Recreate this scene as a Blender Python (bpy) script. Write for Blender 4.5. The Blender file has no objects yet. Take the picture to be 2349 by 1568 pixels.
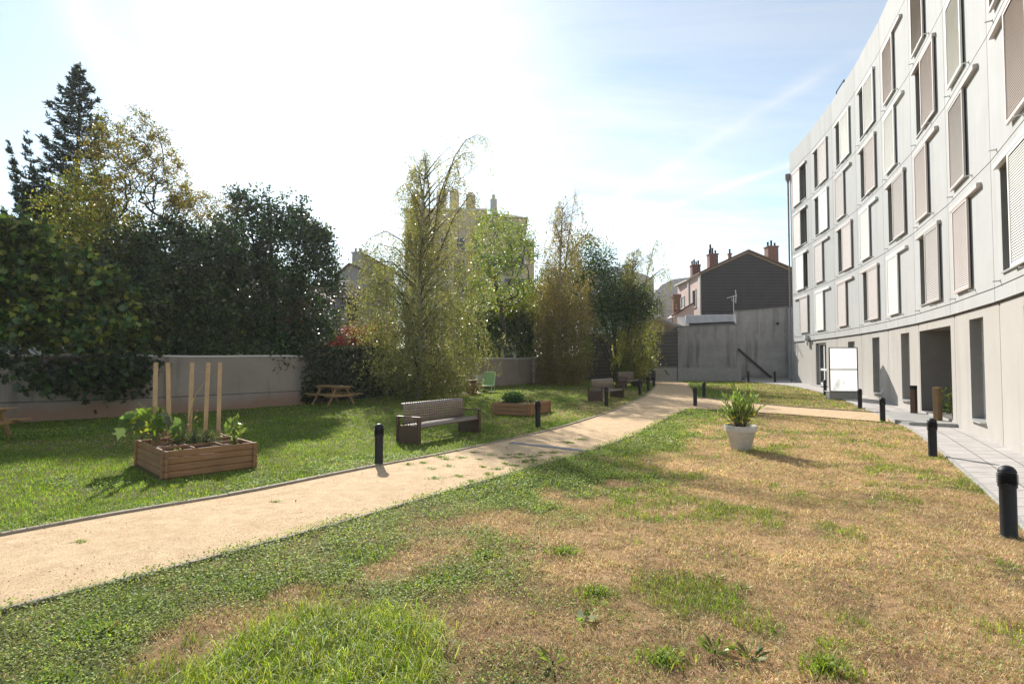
import bpy, math, random
import numpy as np
from mathutils import Vector, Matrix

# ------------------------------------------------------------------ set-up
SC = bpy.context.scene
COL = SC.collection
PI = math.pi
RNG = np.random.default_rng(11)
H_EYE = 1.86
F_PX = 1252.0            # focal length for a 2349 px wide picture
PITCH = math.atan(44.6 / F_PX)


def sstep(t):
    t = np.clip(t, 0.0, 1.0)
    return t * t * (3 - 2 * t)


def gz(y):
    """ground height: the garden rises gently towards its far end"""
    return 0.45 * sstep((np.asarray(y, dtype=float) - 13.0) / 25.0)


def ray(px, py):
    x = (px - 1174.5) / F_PX
    u = (784.0 - py) / F_PX
    c, s = math.cos(PITCH), math.sin(PITCH)
    return (x, c - u * s, u * c + s)


def gp(px, py, dz=0.0):
    """point of the ground seen at this place"""
    d = ray(px, py)
    t = (H_EYE - dz) / -d[2]
    for _ in range(30):
        t = (H_EYE - dz - float(gz(d[1] * t))) / -d[2]
    return Vector((d[0] * t, d[1] * t, float(gz(d[1] * t))))


def at(px, py, Y):
    d = ray(px, py)
    t = Y / d[1]
    return Vector((d[0] * t, Y, H_EYE + d[2] * t))


# ------------------------------------------------------------------ meshes
def np_mesh(name, verts, faces_flat, loop_tot, tint=None, uv=None):
    """mesh from numpy arrays; faces_flat = vertex indices, loop_tot = corners per face"""
    me = bpy.data.meshes.new(name)
    nv, nl, nf = len(verts), len(faces_flat), len(loop_tot)
    me.vertices.add(nv)
    me.vertices.foreach_set('co', np.asarray(verts, dtype=np.float32).ravel())
    me.loops.add(nl)
    me.loops.foreach_set('vertex_index', np.asarray(faces_flat, dtype=np.int32))
    me.polygons.add(nf)
    st = np.concatenate(([0], np.cumsum(loop_tot)[:-1])).astype(np.int32)
    me.polygons.foreach_set('loop_start', st)
    me.polygons.foreach_set('loop_total', np.asarray(loop_tot, dtype=np.int32))
    if tint is not None:
        a = me.attributes.new('tint', 'FLOAT_COLOR', 'POINT')
        c = np.ones((nv, 4), dtype=np.float32)
        c[:, :3] = tint
        a.data.foreach_set('color', c.ravel())
    me.update(calc_edges=True)
    me.validate()
    return me


def link(name, me, mat=None, parent=None, loc=None):
    o = bpy.data.objects.new(name, me)
    COL.objects.link(o)
    if mat is not None:
        for m in (mat if isinstance(mat, (list, tuple)) else [mat]):
            me.materials.append(m)
    if parent is not None:
        o.parent = parent
    if loc is not None:
        o.location = loc
    return o


def tag(o, label=None, cat=None, group=None, kind=None):
    if label: o['label'] = label
    if cat: o['category'] = cat
    if group: o['group'] = group
    if kind: o['kind'] = kind
    return o


def thing(name, label, cat, loc=(0, 0, 0), rz=0.0, group=None):
    o = bpy.data.objects.new(name, None)
    COL.objects.link(o)
    o.location = loc
    o.rotation_euler = (0, 0, rz)
    o.empty_display_size = 0.2
    return tag(o, label, cat, group)


def dup(root, loc, rz, label):
    r = root.copy(); COL.objects.link(r)
    r.location = loc; r.rotation_euler = (0, 0, rz); r['label'] = label
    for ch in list(root.children):
        c = ch.copy(); COL.objects.link(c); c.parent = r
        for g in list(ch.children):
            d = g.copy(); COL.objects.link(d); d.parent = c
    return r


class MB:
    """collects faces for one mesh"""
    def __init__(s):
        s.v = []; s.f = []; s.m = []; s.uv = {}

    def add(s, vs, fs, mi=0):
        o = len(s.v)
        s.v += [tuple(p) for p in vs]
        for f in fs:
            s.f.append(tuple(i + o for i in f)); s.m.append(mi)

    def quad(s, a, b, c, d, mi=0):
        s.add([a, b, c, d], [(0, 1, 2, 3)], mi)

    def hexa(s, p, mi=0):
        """8 corners: 4 bottom, 4 top, same turning"""
        s.add(p, [(0, 3, 2, 1), (4, 5, 6, 7), (0, 1, 5, 4), (1, 2, 6, 5), (2, 3, 7, 6), (3, 0, 4, 7)], mi)

    def box(s, c, d, rz=0.0, mi=0, M=None):
        hx, hy, hz = d[0] / 2, d[1] / 2, d[2] / 2
        p = [(-hx, -hy, -hz), (hx, -hy, -hz), (hx, hy, -hz), (-hx, hy, -hz),
             (-hx, -hy, hz), (hx, -hy, hz), (hx, hy, hz), (-hx, hy, hz)]
        co, si = math.cos(rz), math.sin(rz)
        if M is None:
            q = [(c[0] + x * co - y * si, c[1] + x * si + y * co, c[2] + z) for x, y, z in p]
        else:
            q = [tuple(Vector(c) + M @ Vector(x)) for x in p]
        s.hexa(q, mi)

    def bbox(s, c, d, b=0.006, rz=0.0, mi=0, M=None):
        """box with chamfered vertical and horizontal edges (24 corners)"""
        hx, hy, hz = d[0] / 2, d[1] / 2, d[2] / 2
        b = min(b, hx * .8, hy * .8, hz * .8)
        if M is None:
            M = Matrix.Rotation(rz, 3, 'Z')
        vs = []; idx = {}
        for sx in (-1, 1):
            for sy in (-1, 1):
                for sz in (-1, 1):
                    for ax in range(3):
                        q = [sx * (hx - b), sy * (hy - b), sz * (hz - b)]
                        q[ax] = (sx * hx, sy * hy, sz * hz)[ax]
                        idx[(sx, sy, sz, ax)] = len(vs)
                        vs.append(Vector(c) + M @ Vector(q))
        fs = []
        sg = (-1, 1)
        for ax in range(3):
            o1, o2 = [(1, 2), (0, 2), (0, 1)][ax]
            for e in sg:
                cyc = []
                for (u, w) in ((-1, -1), (1, -1), (1, 1), (-1, 1)):
                    k = [0, 0, 0]; k[ax] = e; k[o1] = u; k[o2] = w
                    cyc.append(idx[(k[0], k[1], k[2], ax)])
                fs.append(tuple(cyc))
            # edges along ax
            for u in sg:
                for w in sg:
                    k0 = [0, 0, 0]; k1 = [0, 0, 0]
                    k0[ax] = -1; k1[ax] = 1
                    k0[o1] = k1[o1] = u; k0[o2] = k1[o2] = w
                    fs.append((idx[(*k0, o1)], idx[(*k1, o1)], idx[(*k1, o2)], idx[(*k0, o2)]))
        for sx in sg:
            for sy in sg:
                for sz in sg:
                    fs.append((idx[(sx, sy, sz, 0)], idx[(sx, sy, sz, 1)], idx[(sx, sy, sz, 2)]))
        s.add(vs, fs, mi)

    def bar(s, a, b, w, h, mi=0, up=(0, 0, 1)):
        """rectangular bar from a to b"""
        a = Vector(a); b = Vector(b); d = b - a
        L = d.length; d.normalize()
        u = Vector(up)
        if abs(d.dot(u)) > .98: u = Vector((0, 1, 0))
        x = d.cross(u).normalized(); z = x.cross(d)
        M = Matrix((x, d, z)).transposed()
        s.bbox((a + b) / 2, (w, L, h), .004, 0, mi, M)

    def tube(s, pts, rad, n=6, mi=0, cap=True):
        pts = [Vector(p) for p in pts]
        if not isinstance(rad, (list, tuple)): rad = [rad] * len(pts)
        rings = []
        ref = Vector((0.31, 0.17, 0.93)).normalized()
        vs = []
        for i, p in enumerate(pts):
            d = (pts[min(i + 1, len(pts) - 1)] - pts[max(i - 1, 0)])
            if d.length < 1e-9: d = Vector((0, 0, 1))
            d.normalize()
            r0 = ref if abs(d.dot(ref)) < .95 else Vector((1, 0, 0))
            x = d.cross(r0).normalized(); y = d.cross(x)
            for k in range(n):
                a = 2 * PI * k / n
                vs.append(p + (x * math.cos(a) + y * math.sin(a)) * rad[i])
        fs = []
        for i in range(len(pts) - 1):
            for k in range(n):
                k2 = (k + 1) % n
                fs.append((i * n + k, i * n + k2, (i + 1) * n + k2, (i + 1) * n + k))
        if cap:
            fs.append(tuple(range(n - 1, -1, -1)))
            fs.append(tuple((len(pts) - 1) * n + k for k in range(n)))
        s.add(vs, fs, mi)

    def lathe(s, prof, n=24, c=(0, 0, 0), mi=0):
        vs = []; fs = []
        for r, z in prof:
            for k in range(n):
                a = 2 * PI * k / n
                vs.append((c[0] + r * math.cos(a), c[1] + r * math.sin(a), c[2] + z))
        for i in range(len(prof) - 1):
            for k in range(n):
                k2 = (k + 1) % n
                fs.append((i * n + k, i * n + k2, (i + 1) * n + k2, (i + 1) * n + k))
        s.add(vs, fs, mi)

    def build(s, name, mat, parent=None, smooth=False, off=None):
        me = bpy.data.meshes.new(name)
        vs = s.v
        if off is not None:
            vs = [(p[0] - off[0], p[1] - off[1], p[2] - off[2]) for p in vs]
        me.from_pydata(vs, [], s.f)
        if any(s.m):
            me.polygons.foreach_set('material_index', s.m)
        if s.uv:
            lay = me.uv_layers.new(name='UVMap')
            for fi, uvs in s.uv.items():
                pol = me.polygons[fi]
                for k, li in enumerate(pol.loop_indices):
                    lay.data[li].uv = uvs[k]
        if smooth:
            me.polygons.foreach_set('use_smooth', [True] * len(me.polygons))
        me.update()
        o = link(name, me, mat, parent)
        if smooth and smooth != 'all':
            try:
                me.set_sharp_from_angle(angle=math.radians(40))
            except Exception:
                pass
        return o


# ------------------------------------------------------------------ materials
def new_mat(name):
    m = bpy.data.materials.new(name); m.use_nodes = True
    nt = m.node_tree; nt.nodes.clear()
    out = nt.nodes.new('ShaderNodeOutputMaterial')
    return m, nt, out


def N(nt, typ, **kw):
    n = nt.nodes.new(typ)
    for k, v in kw.items():
        if k in n.inputs: n.inputs[k].default_value = v
        else: setattr(n, k, v)
    return n


def noise(nt, vec, scale, detail=4, rough=.55, dist=0.0):
    n = N(nt, 'ShaderNodeTexNoise', Scale=scale, Detail=detail, Roughness=rough, Distortion=dist)
    if vec is not None: nt.links.new(vec, n.inputs['Vector'])
    return n.outputs['Fac']


def ramp(nt, fac, stops):
    r = nt.nodes.new('ShaderNodeValToRGB')
    e = r.color_ramp.elements
    e[0].position, e[0].color = stops[0][0], (*stops[0][1], 1)
    e[1].position, e[1].color = stops[-1][0], (*stops[-1][1], 1)
    for p, c in stops[1:-1]:
        x = e.new(p); x.color = (*c, 1)
    nt.links.new(fac, r.inputs['Fac'])
    return r.outputs['Color']


def mixc(nt, fac, a, b, blend='MIX'):
    n = nt.nodes.new('ShaderNodeMix'); n.data_type = 'RGBA'; n.blend_type = blend
    for sock, v in ((n.inputs[0], fac), (n.inputs[6], a), (n.inputs[7], b)):
        if isinstance(v, bpy.types.NodeSocket): nt.links.new(v, sock)
        elif isinstance(v, (int, float)): sock.default_value = v
        else: sock.default_value = (*v, 1)
    return n.outputs[2]


def bump(nt, h, strength=.3, dist=.01):
    b = N(nt, 'ShaderNodeBump', Strength=strength, Distance=dist)
    nt.links.new(h, b.inputs['Height'])
    return b.outputs['Normal']


def surf(name, c0, c1=None, scale=6.0, rough=.7, metal=0.0, spec=.4, bmp=0.0, bscale=40.0, stretch=None,
         c2=None, coords='Object', bdist=.01, detail=5):
    """principled surface, colour wandering between two or three tones with real bump"""
    m, nt, out = new_mat(name)
    bs = N(nt, 'ShaderNodeBsdfPrincipled', Roughness=rough, Metallic=metal)
    bs.inputs['Specular IOR Level'].default_value = spec
    tc = nt.nodes.new('ShaderNodeTexCoord')
    vec = tc.outputs[coords]
    if stretch:
        mp = N(nt, 'ShaderNodeMapping'); mp.inputs['Scale'].default_value = stretch
        nt.links.new(vec, mp.inputs['Vector']); vec = mp.outputs['Vector']
    if c1 is None: c1 = tuple(x * .8 for x in c0)
    f = noise(nt, vec, scale, detail, .6)
    stops = [(.3, c0), (.7, c1)] if c2 is None else [(.28, c0), (.5, c1), (.72, c2)]
    nt.links.new(ramp(nt, f, stops), bs.inputs['Base Color'])
    rr = N(nt, 'ShaderNodeMapRange'); rr.inputs['To Min'].default_value = rough * .8; rr.inputs['To Max'].default_value = min(1, rough * 1.2)
    nt.links.new(f, rr.inputs['Value']); nt.links.new(rr.outputs[0], bs.inputs['Roughness'])
    if bmp:
        h = noise(nt, vec, bscale, 6, .65)
        nt.links.new(bump(nt, h, bmp, bdist), bs.inputs['Normal'])
    nt.links.new(bs.outputs[0], out.inputs[0])
    return m


def leafmat(name, trans=.4, rough=.5, spec=.4, tcol=(1.25, 1.3, .55)):
    """leaf or blade: its own tint, some gloss, light shining through"""
    m, nt, out = new_mat(name)
    at_ = N(nt, 'ShaderNodeAttribute', attribute_name='tint')
    bs = N(nt, 'ShaderNodeBsdfPrincipled', Roughness=rough)
    bs.inputs['Specular IOR Level'].default_value = spec
    nt.links.new(at_.outputs['Color'], bs.inputs['Base Color'])
    tr = nt.nodes.new('ShaderNodeBsdfTranslucent')
    nt.links.new(mixc(nt, 1.0, at_.outputs['Color'], tcol, 'MULTIPLY'), tr.inputs['Color'])
    mx = N(nt, 'ShaderNodeMixShader', Fac=trans)
    nt.links.new(bs.outputs[0], mx.inputs[1]); nt.links.new(tr.outputs[0], mx.inputs[2])
    nt.links.new(mx.outputs[0], out.inputs[0])
    return m


def woodmat(name, c0, c1, c2=None, axis=0, rough=.65, sc=1.0, knots=True):
    m, nt, out = new_mat(name)
    bs = N(nt, 'ShaderNodeBsdfPrincipled', Roughness=rough)
    bs.inputs['Specular IOR Level'].default_value = .3
    tc = nt.nodes.new('ShaderNodeTexCoord')
    mp = N(nt, 'ShaderNodeMapping')
    s = [22 * sc, 22 * sc, 22 * sc]; s[axis] = 1.6 * sc
    mp.inputs['Scale'].default_value = s
    nt.links.new(tc.outputs['Object'], mp.inputs['Vector'])
    g = noise(nt, mp.outputs[0], 1.0, 6, .6, .6)
    big = noise(nt, tc.outputs['Object'], 2.2 * sc, 3)
    col = ramp(nt, g, [(.3, c0), (.52, c1), (.75, c2 or c0)])
    col = mixc(nt, mixf(nt, big, .38, .7), col, tuple(x * .62 for x in c0))
    if knots:
        vo = N(nt, 'ShaderNodeTexVoronoi', Scale=3.0 * sc)
        mp2 = N(nt, 'ShaderNodeMapping'); k = [2.2, 2.2, 2.2]; k[axis] = .8
        mp2.inputs['Scale'].default_value = k
        nt.links.new(tc.outputs['Object'], mp2.inputs['Vector']); nt.links.new(mp2.outputs[0], vo.inputs['Vector'])
        kf = N(nt, 'ShaderNodeMapRange'); kf.inputs['From Min'].default_value = .04; kf.inputs['From Max'].default_value = .12
        kf.inputs['To Min'].default_value = .75; kf.inputs['To Max'].default_value = 0
        nt.links.new(vo.outputs['Distance'], kf.inputs['Value'])
        col = mixc(nt, kf.outputs[0], col, tuple(x * .25 for x in c0))
    nt.links.new(col, bs.inputs['Base Color'])
    nt.links.new(bump(nt, g, .25, .004), bs.inputs['Normal'])
    nt.links.new(bs.outputs[0], out.inputs[0])
    return m


def mixf(nt, val, a, b):
    r = N(nt, 'ShaderNodeMapRange'); r.inputs['From Min'].default_value = a; r.inputs['From Max'].default_value = b
    nt.links.new(val, r.inputs['Value'])
    return r.outputs[0]


# ------------------------------------------------------------------ noise for placing plants
def vnoise(x, y, s, seed=0):
    x = np.asarray(x, float) / s; y = np.asarray(y, float) / s
    xi = np.floor(x).astype(np.int64); yi = np.floor(y).astype(np.int64)
    fx = x - xi; fy = y - yi
    fx = fx * fx * (3 - 2 * fx); fy = fy * fy * (3 - 2 * fy)

    def h(a, b):
        n = (a * 374761393 + b * 668265263 + seed * 2147483647) & 0xffffffff
        n = ((n ^ (n >> 13)) * 1274126177) & 0xffffffff
        return ((n ^ (n >> 16)) & 0xffff) / 65535.0
    return (h(xi, yi) * (1 - fx) + h(xi + 1, yi) * fx) * (1 - fy) + (h(xi, yi + 1) * (1 - fx) + h(xi + 1, yi + 1) * fx) * fy


def fnoise(x, y, s, seed=0):
    return (vnoise(x, y, s, seed) * .55 + vnoise(x, y, s / 2.1, seed + 5) * .28 + vnoise(x, y, s / 4.3, seed + 9) * .17)


def pick(pal, n, rng, jit=.18):
    pal = np.asarray(pal, float)
    c = pal[rng.integers(0, len(pal), n)]
    return np.clip(c * (1 + rng.normal(0, jit, (n, 1))) * (1 + rng.normal(0, jit * .35, (n, 3))), .004, .9)


# ------------------------------------------------------------------ leaves
OVAL = (np.array([(0, 0, 0), (.27, .38, .07), (0, 1, 0), (-.27, .38, .07)]), [(0, 1, 2, 3)])
ROUND = (np.array([(0, 0, 0), (.42, .3, .06), (.3, .85, 0), (-.3, .85, 0), (-.42, .3, .06)]), [(0, 1, 2, 3, 4)])
LONG = (np.array([(0, 0, 0), (.1, .4, .03), (0, 1, -.05), (-.1, .4, .03)]), [(0, 1, 2, 3)])
NEEDLE = (np.array([(-.06, 0, 0), (.06, 0, 0), (.03, 1, 0), (-.03, 1, 0)]), [(0, 1, 2, 3)])
FIG = (np.array([(0, 0, 0), (.2, .02, .03), (.5, .2, .0), (.27, .36, .05), (.52, .66, 0), (.2, .62, .05), (0, 1, -.05),
                 (-.2, .62, .05), (-.52, .66, 0), (-.27, .36, .05), (-.5, .2, 0), (-.2, .02, .03), (0, .45, .0)]),
       [(12, 0, 1, 3), (1, 2, 3), (12, 3, 5), (3, 4, 5), (12, 5, 6), (12, 6, 7), (7, 8, 9), (12, 7, 9), (9, 10, 11), (12, 9, 11, 0)])


def leaves(name, pts, size, tpl, tint, mat, parent=None, rng=RNG, along=None, jitter=1.0, off=(0, 0, 0), flat=0.0):
    """one mesh of many leaves; along = preferred direction of the leaf's long axis, flat = how far they lie level"""
    pts = np.asarray(pts, float); n = len(pts)
    a = rng.normal(0, 1, (n, 3)) * jitter
    if along is not None: a = a + np.asarray(along, float)
    a[:, 2] *= (1 - flat)
    a /= np.linalg.norm(a, axis=1, keepdims=True) + 1e-9
    r = rng.normal(0, 1, (n, 3)); r[:, 2] += flat * 4
    b = np.cross(a, r); b /= np.linalg.norm(b, axis=1, keepdims=True) + 1e-9
    c = np.cross(b, a)
    T, F = tpl; k = len(T)
    sz = np.broadcast_to(np.asarray(size, float), (n,))[:, None, None]
    V = pts[:, None, :] - np.asarray(off)[None, None, :] + sz * (b[:, None, :] * T[None, :, 0:1] + a[:, None, :] * T[None, :, 1:2] + c[:, None, :] * T[None, :, 2:3])
    lt = np.array([len(f) for f in F]); ff = np.concatenate([np.array(f) for f in F])
    base = (np.arange(n) * k)[:, None]
    me = np_mesh(name, V.reshape(-1, 3), (base + ff[None, :]).ravel(), np.tile(lt, n), np.repeat(tint, k, axis=0))
    return link(name, me, mat, parent)


def blades(name, base, height, width, lean, tint, mat, rng=RNG, parent=None, off=(0, 0, 0)):
    """grass: each blade a bent strip of a quad and a tip"""
    base = np.asarray(base, float); n = len(base)
    ang = rng.uniform(0, 2 * PI, n)
    side = np.stack([np.cos(ang), np.sin(ang), np.zeros(n)], 1)
    la = rng.uniform(0, 2 * PI, n)
    ld = np.stack([np.cos(la), np.sin(la), np.zeros(n)], 1)
    h = np.broadcast_to(height, (n,))[:, None]; w = np.broadcast_to(width, (n,))[:, None]
    l = np.broadcast_to(lean, (n,))[:, None]
    up = np.array([0, 0, 1.0])
    b = base - np.asarray(off)
    m = b + up * h * .58 * np.sqrt(np.clip(1 - (l * .45) ** 2, .05, 1)) + ld * h * l * .32
    t = b + up * h * np.clip(1 - .55 * l * l, .05, 1) + ld * h * l * .95
    V = np.stack([b - side * w * .5, b + side * w * .5, m + side * w * .42, m - side * w * .42, t], 1).reshape(-1, 3)
    ff = np.array([0, 1, 2, 3, 3, 2, 4]); lt = np.array([4, 3])
    bi = (np.arange(n) * 5)[:, None]
    k = np.repeat(tint, 5, axis=0)
    me = np_mesh(name, V, (bi + ff[None]).ravel(), np.tile(lt, n), k)
    return link(name, me, mat, parent)
# ------------------------------------------------------------------ the palette
M_LEAF = leafmat('leaf', .48, .42, .45)
M_BIRCH = leafmat('birch_leaf', .5, .35, .5, (1.35, 1.3, .6))
M_CLOVER = leafmat('clover_leaf', .42, .6, .25)
M_GLOSSY = leafmat('glossy_leaf', .26, .38, .5)
M_GRASS = leafmat('grass_blade', .52, .5, .35, (1.3, 1.25, .5))
M_FIG = leafmat('fig_leaf', .4, .33, .5)
M_DRY = leafmat('dry_blade', .42, .8, .1, (1.1, 1.02, .85))
M_BARK = surf('bark', (.09, .07, .055), (.05, .04, .03), 9, .9, bmp=.6, bscale=14, stretch=(1, 1, .35))
M_BIRCHBARK = surf('birch_bark', (.5, .46, .4), (.38, .34, .3), 7, .7, bmp=.3, bscale=10, c2=(.08, .07, .06), stretch=(1, 1, 3.5))
def facademat(name, c0, c1, spec):
    """painted render: faint clouding, rain streaks, grime under the joints"""
    m, nt, out = new_mat(name)
    bs = N(nt, 'ShaderNodeBsdfPrincipled', Roughness=.8); bs.inputs['Specular IOR Level'].default_value = spec * .4
    tc = nt.nodes.new('ShaderNodeTexCoord'); ob = tc.outputs['Object']
    c = ramp(nt, noise(nt, ob, 1.1, 6, .6), [(.3, c0), (.7, c1)])
    for sc, st, lo, hi, dk in (((2.6, 2.6, .16), 1.0, .52, .8, .84), ((9, 9, .5), 1.0, .55, .8, .9)):
        mp = N(nt, 'ShaderNodeMapping'); mp.inputs['Scale'].default_value = sc
        nt.links.new(ob, mp.inputs['Vector'])
        c = mixc(nt, mixf(nt, noise(nt, mp.outputs[0], st, 6, .65), lo, hi), c, tuple(x * dk for x in c1))
    nt.links.new(c, bs.inputs['Base Color'])
    nt.links.new(bump(nt, noise(nt, ob, 140, 5, .7), .06, .004), bs.inputs['Normal'])
    nt.links.new(bs.outputs[0], out.inputs[0])
    return m


M_FACADE = facademat('facade_render', (.45, .449, .442), (.415, .414, .407), .35)
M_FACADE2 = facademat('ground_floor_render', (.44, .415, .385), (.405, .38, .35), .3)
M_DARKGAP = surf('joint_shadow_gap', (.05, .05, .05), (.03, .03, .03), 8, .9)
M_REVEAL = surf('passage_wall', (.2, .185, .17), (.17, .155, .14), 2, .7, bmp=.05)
M_JAMB_SHADE = surf('shaded_jamb', (.27, .255, .235), (.23, .215, .2), 3, .6)  # darker than the facade render: shade of the openings put into the colour
M_RED = leafmat('red_leaf', .42, .45, .35, (1.2, .7, .6))
M_FRAME = surf('window_frame_paint', (.55, .55, .55), (.5, .5, .5), 6, .4)
M_WFRAME = surf('white_frame_paint', (.72, .72, .72), (.66, .66, .66), 6, .4)
M_SILL = surf('sill_metal', (.62, .62, .6), (.5, .5, .5), 8, .35, metal=.4)
M_SHUT = {'p': surf('pink_beige_paint', (.55, .48, .445), (.51, .445, .41), 2, .45),
          'g': surf('warm_grey_paint', (.47, .43, .4), (.44, .40, .37), 2, .45),
          'w': surf('off_white_paint', (.78, .77, .73), (.73, .72, .68), 2, .4)}
M_PIPE = surf('downpipe_brown', (.27, .21, .19), (.2, .155, .14), 6, .5)
M_BLACK = surf('black_painted_metal', (.011, .011, .013), (.017, .017, .019), 30, .5, spec=.3, bmp=.05, bscale=300)
M_LAMP = surf('lamp_glass', (.5, .47, .42), (.42, .4, .36), 9, .3, spec=.5)
M_BENCH = surf('bench_brown_metal', (.12, .066, .045), (.085, .05, .036), 12, .45, metal=.25, spec=.5, bmp=.08, bscale=80)
M_BENCHBACK = surf('bench_sheet', (.28, .22, .185), (.21, .165, .14), 9, .32, metal=.5, spec=.5, bmp=.03, bscale=60)
M_PLANK = woodmat('planter_wood', (.42, .22, .105), (.30, .15, .07), (.47, .27, .14), 0)
M_PLANKY = woodmat('planter_wood_side', (.40, .21, .10), (.29, .15, .07), (.45, .26, .13), 1)
M_STAKE = woodmat('stake_wood', (.64, .43, .25), (.52, .34, .19), (.7, .5, .31), 2)
M_TABLE = woodmat('picnic_wood', (.45, .28, .13), (.36, .21, .095), (.5, .33, .17), 0)
M_POST = woodmat('post_wood', (.30, .2, .1), (.22, .14, .07), (.35, .24, .13), 2)
M_RUSTPOST = surf('rust_brown_metal', (.13, .07, .045), (.09, .05, .035), 10, .6)
M_SOIL = surf('soil', (.07, .045, .03), (.04, .027, .018), 20, .95, bmp=1.0, bscale=60, bdist=.03)
M_POT = surf('weathered_white_pot', (.6, .57, .54), (.5, .47, .44), 7, .65, bmp=.15, bscale=70, c2=(.66, .64, .61))
M_SPOOL = woodmat('spool_wood', (.27, .14, .075), (.19, .1, .055), (.31, .18, .1), 2)
M_GREEN = surf('green_mesh_fabric', (.3, .48, .2), (.26, .43, .17), 30, .7)
M_GREENM = surf('pale_green_metal', (.62, .7, .5), (.56, .64, .45), 10, .4)
M_CHAIRM = surf('pale_blue_metal', (.5, .55, .62), (.42, .47, .54), 10, .35, metal=.3)
M_BOARD = None
M_TILE = surf('roof_tile', (.2, .11, .08), (.13, .08, .065), 9, .85, bmp=.4, bscale=20, c2=(.26, .16, .12), spec=.2)
M_BRICK = surf('chimney_brick', (.27, .125, .095), (.2, .095, .072), 5, .85, bmp=.3, bscale=30, c2=(.33, .18, .14))
M_ZINC = surf('zinc_sheet', (.15, .175, .21), (.115, .135, .165), 5, .6, spec=.2)
M_KERB = surf('path_edging', (.36, .3, .235), (.26, .215, .165), 9, .85, bmp=.3, bscale=50)
M_CONC = surf('concrete', (.36, .35, .33), (.3, .29, .275), 5, .85, bmp=.2, bscale=60)
M_RAMP = surf('ramp_concrete', (.33, .325, .315), (.27, .265, .255), 3, .85, bmp=.15, bscale=40)
M_CONCDARK = surf('dark_concrete', (.17, .165, .155), (.13, .125, .12), 4, .85, bmp=.2, bscale=40)
M_HOUSE = surf('grey_house_render', (.36, .34, .33), (.3, .285, .28), 1.5, .8, bmp=.1, bscale=60)
M_PINK = surf('pink_house_render', (.62, .45, .4), (.56, .4, .36), 1.5, .8, bmp=.1, bscale=60)
M_TRIM = surf('pale_stone_trim', (.62, .57, .52), (.55, .5, .46), 4, .8)
M_APART = surf('beige_apartment_render', (.54, .435, .295), (.49, .39, .265), .6, .85)
M_PALE = surf('pale_warehouse_render', (.46, .45, .46), (.42, .41, .42), .7, .8)
M_PALEBLUE = surf('pale_blue_render', (.5, .54, .56), (.45, .49, .51), 1.2, .7)
M_GLASS, _nt, _o = new_mat('dark_window_glass')
_b = N(_nt, 'ShaderNodeBsdfPrincipled', Roughness=.06); _b.inputs['Base Color'].default_value = (.02, .022, .025, 1)
_b.inputs['Specular IOR Level'].default_value = .6
_tc = _nt.nodes.new('ShaderNodeTexCoord')
_nt.links.new(bump(_nt, noise(_nt, _tc.outputs['Object'], 1.5, 2), .05, .02), _b.inputs['Normal'])
_nt.links.new(_b.outputs[0], _o.inputs[0])
# frosted white glazing of the screen by the facade
M_BOARD, _nt, _o = new_mat('frosted_white_glazing')
_b = N(_nt, 'ShaderNodeBsdfPrincipled', Roughness=.25); _b.inputs['Base Color'].default_value = (.9, .91, .91, 1)
_t = N(_nt, 'ShaderNodeBsdfTranslucent'); _t.inputs['Color'].default_value = (.97, .98, .98, 1)
_mx = N(_nt, 'ShaderNodeMixShader', Fac=.68)
_nt.links.new(_b.outputs[0], _mx.inputs[1]); _nt.links.new(_t.outputs[0], _mx.inputs[2]); _nt.links.new(_mx.outputs[0], _o.inputs[0])
# clear glazing
M_CLEAR, _nt, _o = new_mat('clear_glazing')
_b = N(_nt, 'ShaderNodeBsdfGlossy', Roughness=.03); _t = N(_nt, 'ShaderNodeBsdfTransparent')
_t.inputs['Color'].default_value = (.86, .92, .9, 1)
_fr = N(_nt, 'ShaderNodeFresnel', IOR=1.45)
_mx = N(_nt, 'ShaderNodeMixShader')
_nt.links.new(_fr.outputs[0], _mx.inputs[0]); _nt.links.new(_t.outputs[0], _mx.inputs[1]); _nt.links.new(_b.outputs[0], _mx.inputs[2])
_nt.links.new(_mx.outputs[0], _o.inputs[0])


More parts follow.
